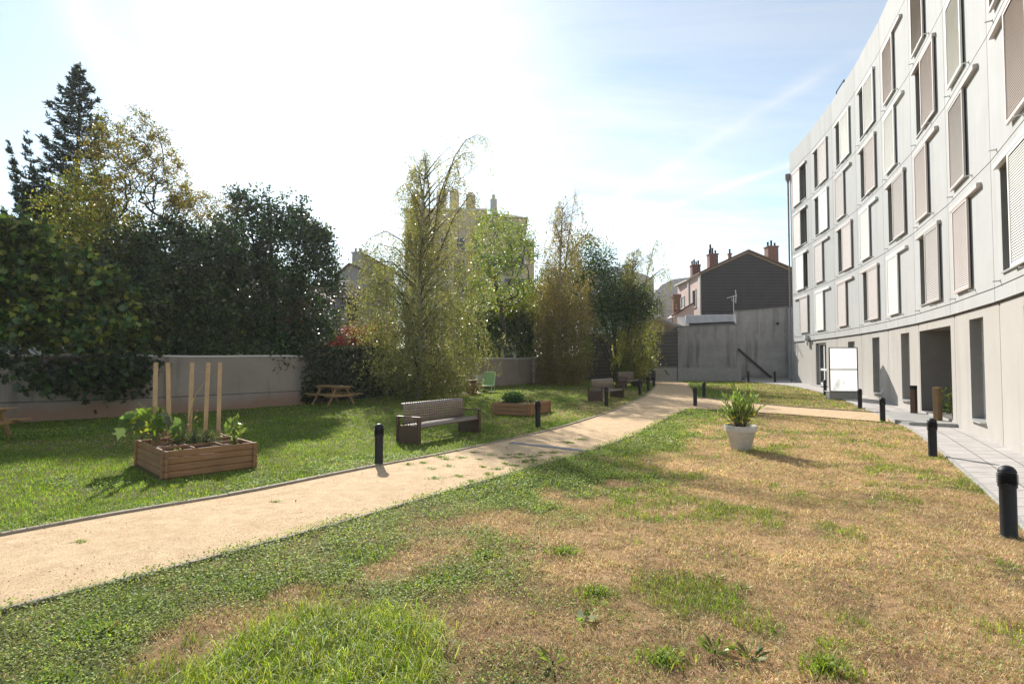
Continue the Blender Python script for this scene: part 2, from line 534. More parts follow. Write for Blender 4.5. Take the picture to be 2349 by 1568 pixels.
def wallmat(name, base, base2, stain, foot, foot_h, rows=False, z0=0.0, streak=.55):
    """old wall: blotches, streaks running down, damp foot of its own colour"""
    m, nt, out = new_mat(name)
    bs = N(nt, 'ShaderNodeBsdfPrincipled', Roughness=.9); bs.inputs['Specular IOR Level'].default_value = .15
    tc = nt.nodes.new('ShaderNodeTexCoord'); ob = tc.outputs['Object']
    f1 = noise(nt, ob, .9, 6, .6)
    col = ramp(nt, f1, [(.3, base), (.7, base2)])
    mp = N(nt, 'ShaderNodeMapping'); mp.inputs['Scale'].default_value = (2.2, 2.2, .22)
    nt.links.new(ob, mp.inputs['Vector'])
    f2 = noise(nt, mp.outputs[0], 1.0, 5, .65)
    col = mixc(nt, mixf(nt, f2, streak, .75), col, stain)
    sp = nt.nodes.new('ShaderNodeSeparateXYZ'); nt.links.new(ob, sp.inputs[0])
    ad = N(nt, 'ShaderNodeMath', operation='MULTIPLY_ADD'); ad.inputs[1].default_value = 1.1; 
    nt.links.new(noise(nt, ob, .7, 5), ad.inputs[0]); nt.links.new(sp.outputs[2], ad.inputs[2])
    mr = N(nt, 'ShaderNodeMapRange'); mr.inputs['From Min'].default_value = z0 + foot_h + .65; mr.inputs['From Max'].default_value = z0 + foot_h + .25
    nt.links.new(ad.outputs[0], mr.inputs['Value'])
    col = mixc(nt, mr.outputs[0], col, foot)
    h = noise(nt, ob, 28, 8, .7)
    if rows:
        wv = N(nt, 'ShaderNodeTexWave', wave_type='BANDS', bands_direction='Z', Scale=1.15, Distortion=1.5, Detail=3)
        wv.inputs['Detail Scale'].default_value = 1.2
        nt.links.new(ob, wv.inputs['Vector'])
        col = mixc(nt, mixf(nt, wv.outputs['Fac'], .35, 1.6), col, tuple(x * 1.5 for x in base))
    nt.links.new(col, bs.inputs['Base Color'])
    nt.links.new(bump(nt, h, .35, .02), bs.inputs['Normal'])
    nt.links.new(bs.outputs[0], out.inputs[0])
    return m


M_GARDENWALL = wallmat('garden_wall_render', (.34, .285, .24), (.27, .225, .19), (.17, .14, .12), (.28, .175, .125), .55)
M_GREYWALL = wallmat('grey_stained_wall', (.37, .35, .34), (.25, .24, .235), (.12, .115, .11), (.19, .175, .165), .9, streak=.5)
M_DARKWALL = wallmat('dark_block_wall', (.11, .1, .095), (.075, .07, .068), (.11, .1, .095), (.1, .095, .09), .5, rows=True)
M_SLATE = wallmat('slate_hung_gable', (.072, .066, .066), (.05, .047, .049), (.085, .078, .074), (.06, .058, .06), .2, rows=True)
# ------------------------------------------------------------------ plan of the garden
# facade: nine bays, each a straight panel, turning gently round the garden (bay 0 is the farthest)
BAY = 3.76
FA = [math.radians(9.9 + 2.9 * i) for i in range(9)]
FP = [Vector((18.9, 36.7, 0))]
for a in FA:
    FP.append(FP[-1] + Vector((-math.sin(a), -math.cos(a), 0)) * BAY)


def fac(i, s, z, n):
    """point on the facade: bay, metres along it from its far end, height, metres out from the wall"""
    a = FA[i]
    p = FP[i]
    return Vector((p.x - math.sin(a) * s - math.cos(a) * n, p.y - math.cos(a) * s + math.sin(a) * n, z))


_L = [(0, 1232), (150, 1203), (300, 1176), (430, 1155), (560, 1134), (760, 1092), (875, 1069), (1000, 1046), (1150, 1014), (1290, 981), (1400, 946), (1480, 910), (1500, 893), (1507, 881)]
_R = [(0, 1398), (250, 1340), (500, 1275), (740, 1210), (900, 1164), (1090, 1109), (1250, 1064), (1350, 1035), (1440, 1004), (1500, 974), (1570, 939), (1592, 925), (1598, 908), (1584, 888), (1580, 878)]
PL = [gp(*p) for p in _L]; PR = [gp(*p) for p in _R]
PL = [Vector((PL[0].x - .74 * (PL[0].y - .5), .5, 0))] + PL + [Vector((PL[-1].x + .3, 41, 0))]
PR = [Vector((PR[0].x - .79 * (PR[0].y - .5), .5, 0))] + PR + [Vector((PR[-1].x + .3, 41, 0))]


def _edge(P):
    ys = np.array([p.y for p in P]); xs = np.array([p.x for p in P])
    yy = np.linspace(.5, 41, 400)
    xx = np.interp(yy, ys, xs)
    k = np.hanning(13); k /= k.sum()
    xp = np.concatenate([xx[0] + (xx[1] - xx[0]) * np.arange(-6, 0), xx, xx[-1] + (xx[-1] - xx[-2]) * np.arange(1, 7)])
    return yy, np.convolve(xp, k, 'valid')


_yl, _xl = _edge(PL); _yr, _xr = _edge(PR)
def xl(y): return np.interp(y, _yl, _xl)
def xr(y): return np.interp(y, _yr, _xr)


# branch of the path to the passage, as two edges
BR_LO = [gp(*p) for p in [(1572, 938), (1660, 942), (1760, 948), (1880, 957), (1990, 966), (2040, 970)]]
BR_HI = [gp(*p) for p in [(1597, 913), (1660, 919), (1730, 927), (1820, 935), (1920, 942), (2030, 949)]]


def _poly_lerp(P, t):
    f = t * (len(P) - 1); i = min(int(f), len(P) - 2); return P[i].lerp(P[i + 1], f - i)


def seg_y(P, x):
    return np.interp(x, [p.x for p in P], [p.y for p in P])


def in_path(x, y, m=0.0):
    return (x > xl(y) - m) & (x < xr(y) + m)


def in_branch(x, y, m=0.0):
    return (x > BR_LO[0].x) & (x < BR_HI[-1].x + 1.2) & (y > seg_y(BR_LO, x) - m) & (y < seg_y(BR_HI, x) + m)


# left edge of the paved strip in front of the facade
_W = [(2349 + 330, 1205 + 330), (2349, 1205), (2294, 1152), (2261, 1122), (2181, 1053), (2120, 1003), (2085, 981)]
WE = [gp(*p) for p in _W]
WE += [fac(4, 1.6, 0, 1.25), fac(3, .5, 0, 1.2), fac(2, .5, 0, 1.3), fac(1, .5, 0, 1.6), fac(0, 1.5, 0, 2.4), fac(0, -1.5, 0, 3.2), Vector((16.2, 39.2, 0))]
WE.sort(key=lambda p: p.y)


def x_walk(y):
    return np.interp(y, [p.y for p in WE], [p.x for p in WE])


def x_fac(y):
    ps = list(reversed(FP)); return np.interp(y, [p.y for p in ps], [p.x for p in ps])


# garden wall on the left, one line from beyond the frame to the dark wall at the end
GW = [Vector((-27.5, 5.0, 0)), gp(0, 971), gp(360, 951), gp(700, 926), Vector((-2.9, 30.4, 0)), gp(1222, 880), Vector((5.6, 41.2, 0))]


def x_gw(y):
    return np.interp(y, [p.y for p in GW], [p.x for p in GW])


# ------------------------------------------------------------------ what grows where
PATCH = gp(815, 1480)


def zones(x, y):
    """shares of: fresh green, clover-like green cover, dry straw, bare brown"""
    left = x < xl(y)
    n1 = fnoise(x, y, 1.7, 3); n2 = fnoise(x, y, .55, 7); n3 = fnoise(x, y, 4.2, 21)
    d = (x - xr(y)) * .66
    # right field
    strip = sstep((.95 - d + (n1 - .5) * 1.3) / .5)
    near = sstep((5.6 - y + (n1 - .5) * 2.5) / 2.0) * sstep((1.1 - x + (n3 - .5) * 2.5) / 2.2)
    clov = np.clip(strip + near * .42 * sstep((n2 - .48) / .1) + .85 * sstep((n1 - .58) / .08) * sstep((n2 - .38) / .1) * sstep((2.6 - d) / 1.5), 0, 1)
    far = sstep((y - 17.5 + (n3 - .5) * 5) / 7.0)
    n4 = fnoise(x, y, .3, 41); n5 = fnoise(x, y, .75, 43)
    green_r = np.clip(.95 * sstep((n4 - .6) / .06) * sstep((n5 - .42) / .2) + .8 * sstep((n5 - .66) / .05) + .8 * sstep((1.7 - d + (n1 - .5) * 2.5) / .8) * sstep((y - 7.0) / 2) * sstep((n2 - .36) / .2) + far * .4 + .3 * far * (n2 > .5), 0, 1)
    bare_r = np.clip(near * .7 + .75 * sstep((n2 - .57) / .1) + .35 * sstep((x - 1.5) / 4) * sstep((6.0 - y) / 3), 0, 1)
    dx = (x - PATCH.x) / .82; dy = (y - PATCH.y + .25) / .98
    rr = np.sqrt(dx * dx + dy * dy) + (n1 - .5) * .7 + (n2 - .5) * .6
    lush = sstep((1.05 - rr) / .4) ** 1.5
    # left lawn
    dl = (xl(y) - x) * .7
    clov_l = np.clip(sstep((1.3 - dl + (n1 - .5) * 2.4) / .9) * sstep((14 - y) / 4) * .75 * sstep((n2 - .36) / .15) + .5 * sstep((n1 - .66) / .08), 0, 1)
    dry_l = np.clip(.75 * sstep((n1 - .6) / .1) * sstep((2.2 - dl) / 2) + .25 * sstep((n3 - .62) / .1) + .45 * sstep((y - 13) / 4) * sstep((n3 - .5) / .12) * sstep((4 - dl) / 3), 0, 1)
    z = {}
    z['lush'] = np.where(left, 0, lush)
    z['clover'] = np.where(left, clov_l, clov * (1 - lush))
    z['green'] = np.where(left, 1 - .7 * dry_l, green_r * (1 - .5 * strip))
    z['dry'] = np.where(left, dry_l, np.clip(1 - .85 * clov - .5 * green_r, .04, 1) * (1 - lush))
    z['bare'] = np.where(left, .1 + .5 * dry_l * (n2 > .55), bare_r)
    z['left'] = left
    return z


# ------------------------------------------------------------------ the ground sheet
gx = np.concatenate([[-150, -90, -60, -34], np.arange(-24, 26.01, .25), [34, 60, 100, 150]])
gy = np.concatenate([[-80, -50, -30, -12], np.arange(-4, 44.01, .25), [50, 70, 100, 160, 220]])
GX, GY = np.meshgrid(gx, gy)
GZ = gz(GY)
zz = zones(GX, GY)
tint = np.zeros(GX.shape + (3,))
C_SOIL = np.array([.13, .08, .05]); C_THATCH = np.array([.45, .3, .165]); C_GREEN = np.array([.085, .13, .035])
tint[:] = C_THATCH
tint = tint * (1 - zz['bare'][..., None] * .7) + C_SOIL * zz['bare'][..., None] * .7
gsh = np.clip(zz['green'] * .8 + zz['clover'] * .75 + zz['lush'] * .8, 0, 1)[..., None]
tint = tint * (1 - gsh) + C_GREEN * gsh
tint *= (.85 + .3 * fnoise(GX, GY, .8, 33))[..., None]
nx_, ny_ = len(gx), len(gy)
idx = np.arange(nx_ * ny_).reshape(ny_, nx_)
q = np.stack([idx[:-1, :-1], idx[:-1, 1:], idx[1:, 1:], idx[1:, :-1]], -1).reshape(-1, 4)
me = np_mesh('lawn_ground', np.stack([GX, GY, GZ], -1).reshape(-1, 3), q.ravel(), np.full(len(q), 4), tint.reshape(-1, 3))
m, nt, out = new_mat('lawn_soil')
bs = N(nt, 'ShaderNodeBsdfPrincipled', Roughness=.95); bs.inputs['Specular IOR Level'].default_value = .1
tc = nt.nodes.new('ShaderNodeTexCoord'); atn = N(nt, 'ShaderNodeAttribute', attribute_name='tint')
f1 = noise(nt, tc.outputs['Object'], 9, 8, .7); f2 = noise(nt, tc.outputs['Object'], 55, 6, .75)
c = mixc(nt, 1.0, atn.outputs['Color'], ramp(nt, f1, [(.3, (.55, .55, .55)), (.7, (1.35, 1.3, 1.25))]), 'MULTIPLY')
c = mixc(nt, 1.0, c, ramp(nt, f2, [(.3, (.5, .5, .5)), (.7, (1.5, 1.45, 1.4))]), 'MULTIPLY')
nt.links.new(c, bs.inputs['Base Color'])
nt.links.new(bump(nt, f2, .8, .03), bs.inputs['Normal'])
nt.links.new(bs.outputs[0], out.inputs[0])
tag(link('lawn_ground', me, m), 'lawn soil with worn dry patches under the grass', 'ground', kind='structure')

# ------------------------------------------------------------------ sandy path
m, nt, out = new_mat('sandy_gravel')
bs = N(nt, 'ShaderNodeBsdfPrincipled', Roughness=.95); bs.inputs['Specular IOR Level'].default_value = .15
tc = nt.nodes.new('ShaderNodeTexCoord'); ob = tc.outputs['Object']
f1 = noise(nt, ob, .9, 8, .68, .8); f2 = noise(nt, ob, 70, 6, .8); f3 = noise(nt, ob, 5, 8, .75)
c = ramp(nt, f1, [(.3, (.61, .44, .265)), (.55, (.67, .5, .315)), (.75, (.56, .4, .24))])
c = mixc(nt, 1.0, c, ramp(nt, f2, [(.25, (.6, .58, .55)), (.5, (1, 1, 1)), (.75, (1.3, 1.3, 1.3))]), 'MULTIPLY')
c = mixc(nt, 1.0, c, ramp(nt, f3, [(.3, (.76, .73, .7)), (.65, (1.1, 1.1, 1.1))]), 'MULTIPLY')
vo = N(nt, 'ShaderNodeTexVoronoi', Scale=95.0); nt.links.new(ob, vo.inputs['Vector'])
c = mixc(nt, mixf(nt, vo.outputs['Distance'], .55, .9), c, (.3, .2, .12))
nt.links.new(c, bs.inputs['Base Color'])
hh = N(nt, 'ShaderNodeMath', operation='MULTIPLY_ADD'); hh.inputs[1].default_value = 1.5
nt.links.new(f3, hh.inputs[0]); nt.links.new(f2, hh.inputs[2])
nt.links.new(bump(nt, hh.outputs[0], .55, .016), bs.inputs['Normal'])
nt.links.new(bs.outputs[0], out.inputs[0])
M_PATH = m
mb = MB()
ys = np.arange(.5, 39.6, .25)
for a, b in zip(ys[:-1], ys[1:]):
    for k in range(6):
        def pp(y, t):
            return (float(xl(y) + (xr(y) - xl(y)) * t), y, float(gz(y)) + .014 + .012 * math.sin(PI * t))
        mb.quad(pp(a, k / 6), pp(a, (k + 1) / 6), pp(b, (k + 1) / 6), pp(b, k / 6))
tag(mb.build('sandy_path', M_PATH, smooth='all'), 'sandy gravel path sweeping through the garden', 'path', kind='structure')
mb = MB()
for i in range(24):
    t0, t1 = i / 24, (i + 1) / 24
    for k in range(8):
        def pb(t, u):
            p = _poly_lerp(BR_LO, t).lerp(_poly_lerp(BR_HI, t), u); return (p.x, p.y, float(gz(p.y)) + .03)
        mb.quad(pb(t0, k / 8), pb(t1, k / 8), pb(t1, (k + 1) / 8), pb(t0, (k + 1) / 8))
tag(mb.build('branch_path', M_PATH), 'narrower sandy path leading to the passage in the facade', 'path', kind='structure')

# edging strips, laid in lengths
def edging(name, f, y0, y1, w, h, side, label, wob=.006):
    mb = MB(); y = y0; r = random.Random(5)
    while y < y1:
        L = 1.9 + r.random() * .4
        st = [y + L * k / 6 for k in range(7)]
        dz = r.uniform(-wob, wob); dx = r.uniform(-wob, wob)
        ring = []
        for s in st:
            s2 = min(s, y1)
            x = float(f(s2)); tx = float(f(s2 + .1)) - float(f(s2 - .1)); n = Vector((-.2, tx, 0)).normalized() * side
            b = Vector((x + dx, s2, float(gz(s2)) + dz))
            p, q = b, b + Vector((n.x, n.y, 0)) * -w * -1
            z = Vector((0, 0, h)); lo = Vector((0, 0, -.08))
            ring.append([p + lo, q + lo, q + z * .93, q.lerp(p, .3) + z, q.lerp(p, .7) + z, p + z * .93])
        vs = [v for rr in ring for v in rr]; fs = []
        for i in range(6):
            for k in range(6):
                k2 = (k + 1) % 6
                fs.append((i * 6 + k, i * 6 + k2, (i + 1) * 6 + k2, (i + 1) * 6 + k))
        fs.append((0, 1, 2, 3, 4, 5)); fs.append(tuple(36 + k for k in range(6)))
        mb.add(vs, fs)
        y += L + .012
    o = mb.build(name, M_KERB); tag(o, label, 'edging', kind='structure'); return o
edging('path_edging', xl, 1.2, 38.5, .07, .045, 1, 'raised grey edging boards along the lawn side of the path')
edging('path_edging', lambda y: xr(y), 1.2, 20.5, .05, .028, -1, 'low sunken edging along the dry field side of the path', .004)
mb = MB()
for P, dz in ((BR_HI, .06),):
    for i in range(30):
        p, q = _poly_lerp(P, i / 30), _poly_lerp(P, (i + 1) / 30)
        zp = Vector((0, 0, float(gz(p.y)) + .02))
        p = Vector((p.x, p.y, float(gz(p.y)) + .02)); q = Vector((q.x, q.y, float(gz(q.y)) + .02))
        mb.bar(p, q + (q - p) * .02, .06, .09)
tag(mb.build('path_edging', M_KERB), 'dark edging along the far side of the branch path', 'edging', kind='structure')

# drain channel across the path
d0, d1 = gp(1172, 1018), gp(1348, 1037)
mb = MB()
dv = (d1 - d0); L = dv.length; an = math.atan2(dv.y, dv.x)
mid = (d0 + d1) / 2
for s in (-1, 1):
    mb.box((s * .055 * -math.sin(an) + mid.x, s * .055 * math.cos(an) + mid.y, float(gz(mid.y)) + .024), (L, .02, .03), an)
for k in range(70):
    t = -L / 2 + L * (k + .5) / 70
    mb.box((mid.x + math.cos(an) * t, mid.y + math.sin(an) * t, float(gz(mid.y)) + .026), (L / 70 * .55, .092, .02), an)
M_GRATE = surf('galvanised_grate', (.3, .34, .4), (.23, .27, .32), 20, .4, metal=.6)
tag(mb.build('drain_channel', M_GRATE), 'narrow grey metal drain channel set across the sandy path', 'drain')

# ------------------------------------------------------------------ paved strip
m, nt, out = new_mat('pale_pavers')
bs = N(nt, 'ShaderNodeBsdfPrincipled', Roughness=.75)
uvn = nt.nodes.new('ShaderNodeUVMap')
br = N(nt, 'ShaderNodeTexBrick'); br.offset = 0; br.inputs['Scale'].default_value = 1.0
br.inputs['Brick Width'].default_value = .5; br.inputs['Row Height'].default_value = .5
br.inputs['Mortar Size'].default_value = .011; br.inputs['Mortar Smooth'].default_value = .2
br.inputs['Color1'].default_value = (.47, .44, .42, 1); br.inputs['Color2'].default_value = (.42, .395, .375, 1); br.inputs['Mortar'].default_value = (.09, .085, .08, 1)
nt.links.new(uvn.outputs[0], br.inputs['Vector'])
tc = nt.nodes.new('ShaderNodeTexCoord')
f = noise(nt, tc.outputs['Object'], 2.5, 7, .65)
c = mixc(nt, 1.0, br.outputs['Color'], ramp(nt, f, [(.3, (.82, .8, .78)), (.7, (1.1, 1.1, 1.1))]), 'MULTIPLY')
nt.links.new(c, bs.inputs['Base Color'])
nt.links.new(bump(nt, noise(nt, tc.outputs['Object'], 60, 5, .7), .25, .006), bs.inputs['Normal'])
nt.links.new(bs.outputs[0], out.inputs[0])
M_PAVE = m
mb = MB(); ys = list(np.arange(4.0, 40.01, .3)); acc = 0; prev = None
for a, b in zip(ys[:-1], ys[1:]):
    dl = math.hypot(b - a, float(x_walk(b) - x_walk(a)))
    for k in range(3):
        def pw(y, t):
            x0, x1 = float(x_walk(y)), float(x_fac(y)) + .35
            if y > 36.9: x1 = 20.3
            return (x0 + (x1 - x0) * t, y, float(gz(y)) + .035)
        P = [pw(a, k / 3), pw(a, (k + 1) / 3), pw(b, (k + 1) / 3), pw(b, k / 3)]
        mb.uv[len(mb.f)] = [(-(p[0] - p2) * .9, v) for p, p2, v in ((P[0], float(x_walk(a)), acc), (P[1], float(x_walk(a)), acc), (P[2], float(x_walk(b)), acc + dl), (P[3], float(x_walk(b)), acc + dl))]
        mb.quad(*P)
    # kerb face towards the lawn
    p, q = pw(a, 0), pw(b, 0)
    acc += dl
tag(mb.build('pavement', M_PAVE), 'pale paved strip along the foot of the facade', 'pavement', kind='structure')
mb = MB()
for a, b in zip(ys[:-1], ys[1:]):
    p = Vector((float(x_walk(a)) - .03, a, float(gz(a)) + .0)); q = Vector((float(x_walk(b)) - .03, b, float(gz(b)) + .0))
    mb.bar(p, q, .06, .085)
tag(mb.build('pavement_kerb', M_CONC), 'thin concrete kerb between the dry lawn and the paved strip', 'kerb', kind='structure')
# slab in front of the passage
mb = MB()
pl = [gp(2030, 951), gp(2180, 951), gp(2172, 987), gp(2085, 976)]
pl = [BR_HI[-1] + Vector((-.1, .05, 0)), fac(5, -.55, 0, -.3), fac(5, 3.85, 0, -.3), fac(5, 3.85, 0, 1.05), BR_LO[-1] + Vector((.1, -.1, 0))]
zb = .13
vs = [(p.x, p.y, -.1) for p in pl] + [(p.x, p.y, zb + float(gz(15))) for p in pl]
mb.add(vs, [(4, 3, 2, 1, 0), (5, 6, 7, 8, 9)] + [(k, (k + 1) % 5, 5 + (k + 1) % 5, 5 + k) for k in range(5)])
tag(mb.build('entrance_slab', M_CONC), 'raised concrete slab in front of the passage', 'slab', kind='structure')
SLAB = pl


def in_slab(x, y):
    P = SLAB; r = np.zeros(np.shape(x), bool); j = len(P) - 1
    for i in range(len(P)):
        c = ((P[i].y > y) != (P[j].y > y)) & (x < (P[j].x - P[i].x) * (y - P[i].y) / (P[j].y - P[i].y + 1e-12) + P[i].x)
        r ^= c; j = i
    return r


def free(x, y, m=.02):
    spill = .16 * fnoise(x, y, .45, 17) ** 2 * 2
    ok = ~((x > xl(y) - .01) & (x < xr(y) - spill)) & ~in_branch(x, y, m) & (x < x_walk(y) - .05) & (x > x_gw(y) + .15) & ~in_slab(x, y) & (y < 38.6)
    for (c_, a_, hu, hv) in ((Vector((-5.65, 9.8, 0)), math.radians(46), .8, 1.05), (Vector((.36, 19.1, 0)), math.radians(64), .95, .72)):
        u_ = (x - c_.x) * math.cos(a_) + (y - c_.y) * math.sin(a_); v_ = -(x - c_.x) * math.sin(a_) + (y - c_.y) * math.cos(a_)
        ok &= ~((np.abs(u_) < hu) & (np.abs(v_) < hv))
    return ok


# ------------------------------------------------------------------ grass
def scatter(dens, y0, y1, keep, seed):
    r = np.random.default_rng(seed)
    w = 1.0 * y1 + 1.5
    n = int(dens * (y1 - y0) * 2 * w)
    x = r.uniform(-w, w, n); y = r.uniform(y0, y1, n)
    ok = (np.abs(x) < .98 * y + .9) & free(x, y)
    x, y = x[ok], y[ok]
    z = zones(x, y)
    p = keep(x, y, z)
    ok = r.uniform(0, 1, len(x)) < p
    x, y = x[ok], y[ok]
    return np.stack([x, y, gz(y)], 1), r, {k: v[ok] for k, v in z.items()}


BANDS = [(2.3, 4.6, 1.0, 1.0), (4.6, 7.5, .62, 1.3), (7.5, 12, .30, 1.9), (12, 18, .13, 2.9), (18, 27, .06, 4.3), (27, 38.6, .032, 6.0)]
PAL_GREEN = [(.16, .28, .035), (.215, .335, .045), (.115, .205, .028), (.29, .35, .06)]
PAL_LUSH = [(.26, .37, .045), (.33, .41, .055), (.18, .28, .038), (.44, .46, .17)]
PAL_DRY = [(.7, .52, .3), (.78, .61, .385), (.58, .405, .225), (.39, .26, .148), (.8, .67, .46), (.56, .48, .21), (.4, .4, .15)]
PAL_CLOV = [(.24, .33, .075), (.31, .39, .09), (.17, .25, .05), (.4, .43, .12)]


def clump(x, y, s, lo, seed):
    return lo + (1 - lo) * sstep((fnoise(x, y, s, seed) - .36) / .2)


def collect(base_d, keep, hgt, wid, lean, pal, name, label, mat, seed, ymin=0, ymax=99, jit=.2):
    B = []; Hh = []; W = []; L = []; T = []
    for i, (a, b, ds, ws) in enumerate(BANDS):
        if b <= ymin or a >= ymax: continue
        p, r, z = scatter(base_d * ds, a, b, keep, seed + i)
        n = len(p)
        if n == 0: continue
        B.append(p); Hh.append(r.uniform(hgt[0], hgt[1], n) * (1 if ws < 2.5 else 1.1)); W.append(r.uniform(wid * .7, wid * 1.3, n) * ws)
        L.append(r.uniform(lean[0], lean[1], n))
        c = pick(pal, n, r, jit)
        c *= ((.75 + .5 * fnoise(p[:, 0], p[:, 1], .9, seed)) * (.7 + .6 * fnoise(p[:, 0], p[:, 1], .2, seed + 3)))[:, None]
        T.append(c)
    if not B: return
    o = blades(name, np.concatenate(B), np.concatenate(Hh), np.concatenate(W), np.concatenate(L), np.concatenate(T), mat, np.random.default_rng(seed))
    tag(o, label, 'grass', kind='stuff')
    return len(sum([list(x[:, 0]) for x in B], []))


QG = globals().get('GRASS_Q', 1.0)
n1 = collect(4600 * QG, lambda x, y, z: z['left'] * z['green'] * (1 - .55 * z['clover']) * clump(x, y, .22, .45, 61), (.028, .075), .0042, (.3, 1.1), PAL_GREEN, 'lawn_grass', 'fresh green grass of the lawn left of the path', M_GRASS, 100)
n2 = collect(8200 * QG, lambda x, y, z: z['dry'] * (1 - .5 * z['bare']) * np.where(z['left'], .5, 1.0) * clump(x, y, .2, .22, 62), (.02, .062), .0036, (.6, 1.55), PAL_DRY, 'dry_grass', 'scorched straw coloured grass of the field right of the path', M_DRY, 200)
n3 = collect(3000 * QG, lambda x, y, z: (~z['left']) * z['green'] * .8, (.04, .1), .004, (.25, 1.0), PAL_GREEN + [(.2, .22, .06), (.24, .24, .07)], 'green_tufts', 'green grass growing in patches through the dry field', M_GRASS, 300)
n4 = collect(5600 * QG, lambda x, y, z: z['lush'] * clump(x, y, .16, .25, 63), (.09, .22), .0048, (.4, 1.35), PAL_LUSH, 'lush_grass', 'lush long bright green grass patch in the dry field', M_GRASS, 400, ymax=8)
# clover and other low leaves
B = []; S = []; T = []
for i, (a, b, ds, ws) in enumerate(BANDS):
    p, r, z = scatter(6000 * QG * ds, a, b, lambda x, y, z: np.clip(z['clover'] * (.35 + .9 * (fnoise(x, y, .3, 55) > .42)), 0, 1) + .16 * (~z['left']) * sstep((fnoise(x, y, .4, 77) - .5) / .15), 500 + i)
    n = len(p); p = p + np.stack([np.zeros(n), np.zeros(n), r.uniform(.012, .075, n)], 1)
    B.append(p); S.append(r.uniform(.0085, .019, n) * min(ws, 3.2) ** .9); c = pick(PAL_CLOV, n, r, .2); c *= (.75 + .5 * fnoise(p[:, 0], p[:, 1], .5, 91))[:, None]; T.append(c)
o = leaves('clover', np.concatenate(B), np.concatenate(S), ROUND, np.concatenate(T), M_CLOVER, rng=np.random.default_rng(5), flat=.6)
tag(o, 'low clover and weeds creeping along both edges of the path', 'ground cover', kind='stuff')
n5 = sum(len(b) for b in B)
# fallen leaves on the ground near the trees and small litter in the field
r = np.random.default_rng(77)
x = np.concatenate([r.normal(-4.0, 3.0, 700), r.normal(3.2, 2.5, 350), r.uniform(-3, 9, 500)]); y = np.concatenate([r.normal(20, 4.5, 700), r.normal(28, 3.5, 350), r.uniform(3, 14, 500)])
ok = (y > 3) & (x > x_gw(y) + .3) & (x < x_walk(y) - .1) & (y < 37)
x, y = x[ok], y[ok]
o = leaves('fallen_leaves', np.stack([x, y, gz(y) + .05], 1), r.uniform(.03, .055, len(x)), OVAL, pick([(.32, .17, .06), (.42, .3, .1), (.22, .11, .05), (.45, .38, .2)], len(x), r), M_DRY, rng=r, flat=.8)
tag(o, 'scattered fallen autumn leaves lying on the lawn', 'leaves', kind='stuff')
r = np.random.default_rng(78); n = 2600
y = 3 + 22 * r.uniform(0, 1, n) ** 1.5; t_ = np.where(r.uniform(0, 1, n) < .5, r.beta(.5, .5, n), r.uniform(0, 1, n)); x = xl(y) + .08 + (xr(y) - xl(y) - .1) * t_
o = leaves('gravel', np.stack([x, y, gz(y) + .024], 1), r.uniform(.005, .014, n), (np.array([(-.5, -.4, 0), (.5, -.5, 0), (.45, .5, .1), (-.4, .45, .1), (0, 0, .6)]), [(0, 1, 4), (1, 2, 4), (2, 3, 4), (3, 0, 4)]), pick([(.6, .43, .26), (.5, .36, .22), (.7, .55, .38), (.42, .3, .19)], n, r), M_DRY, rng=r, flat=.92)
tag(o, 'loose grit and small stones lying on the sandy path', 'gravel', kind='stuff')
print('BLADES', n1, n2, n3, n4, n5)
# ------------------------------------------------------------------ apartment building on the right
JZ = [3.46, 6.26, 9.06, 11.86, 14.66]
TOP = 15.95
BO = Vector((18.9, 36.7, 0.4))
bld = thing('apartment_building', 'long grey curved apartment building with rows of sliding shutters along the right', 'building', BO)


def bq(mb, pts, mi=0):
    mb.add([p - BO for p in pts], [tuple(range(len(pts)))], mi)


def pbox(mb, i, s0, s1, z0, z1, n0, n1, mi=0):
    P = [fac(i, s0, z0, n0), fac(i, s1, z0, n0), fac(i, s1, z0, n1), fac(i, s0, z0, n1)]
    Q = [fac(i, s0, z1, n0), fac(i, s1, z1, n0), fac(i, s1, z1, n1), fac(i, s0, z1, n1)]
    mb.hexa([p - BO for p in P + Q], mi)


def panel(mb, i, s0, s1, z0, z1, n, hole=None, depth=.3, rev=0):
    """panel with set-back edges; hole = (a, b, c, d) opening with its reveal"""
    def R(a, b, c, d):
        if b - a > 1e-4 and d - c > 1e-4:
            bq(mb, [fac(i, a, c, n), fac(i, b, c, n), fac(i, b, d, n), fac(i, a, d, n)])
    if hole:
        a, b, c, d = hole
        R(s0, s1, z0, c); R(s0, s1, d, z1); R(s0, a, c, d); R(b, s1, c, d)
        for (u0, v0, u1, v1) in ((a, c, b, c), (b, c, b, d), (b, d, a, d), (a, d, a, c)):
            bq(mb, [fac(i, u0, v0, n), fac(i, u1, v1, n), fac(i, u1, v1, n - depth), fac(i, u0, v0, n - depth)], rev)
    else:
        R(s0, s1, z0, z1)
    for (u0, v0, u1, v1) in ((s0, z0, s1, z0), (s1, z0, s1, z1), (s1, z1, s0, z1), (s0, z1, s0, z0)):
        bq(mb, [fac(i, u0, v0, n), fac(i, u1, v1, n), fac(i, u1, v1, n - .04), fac(i, u0, v0, n - .04)])


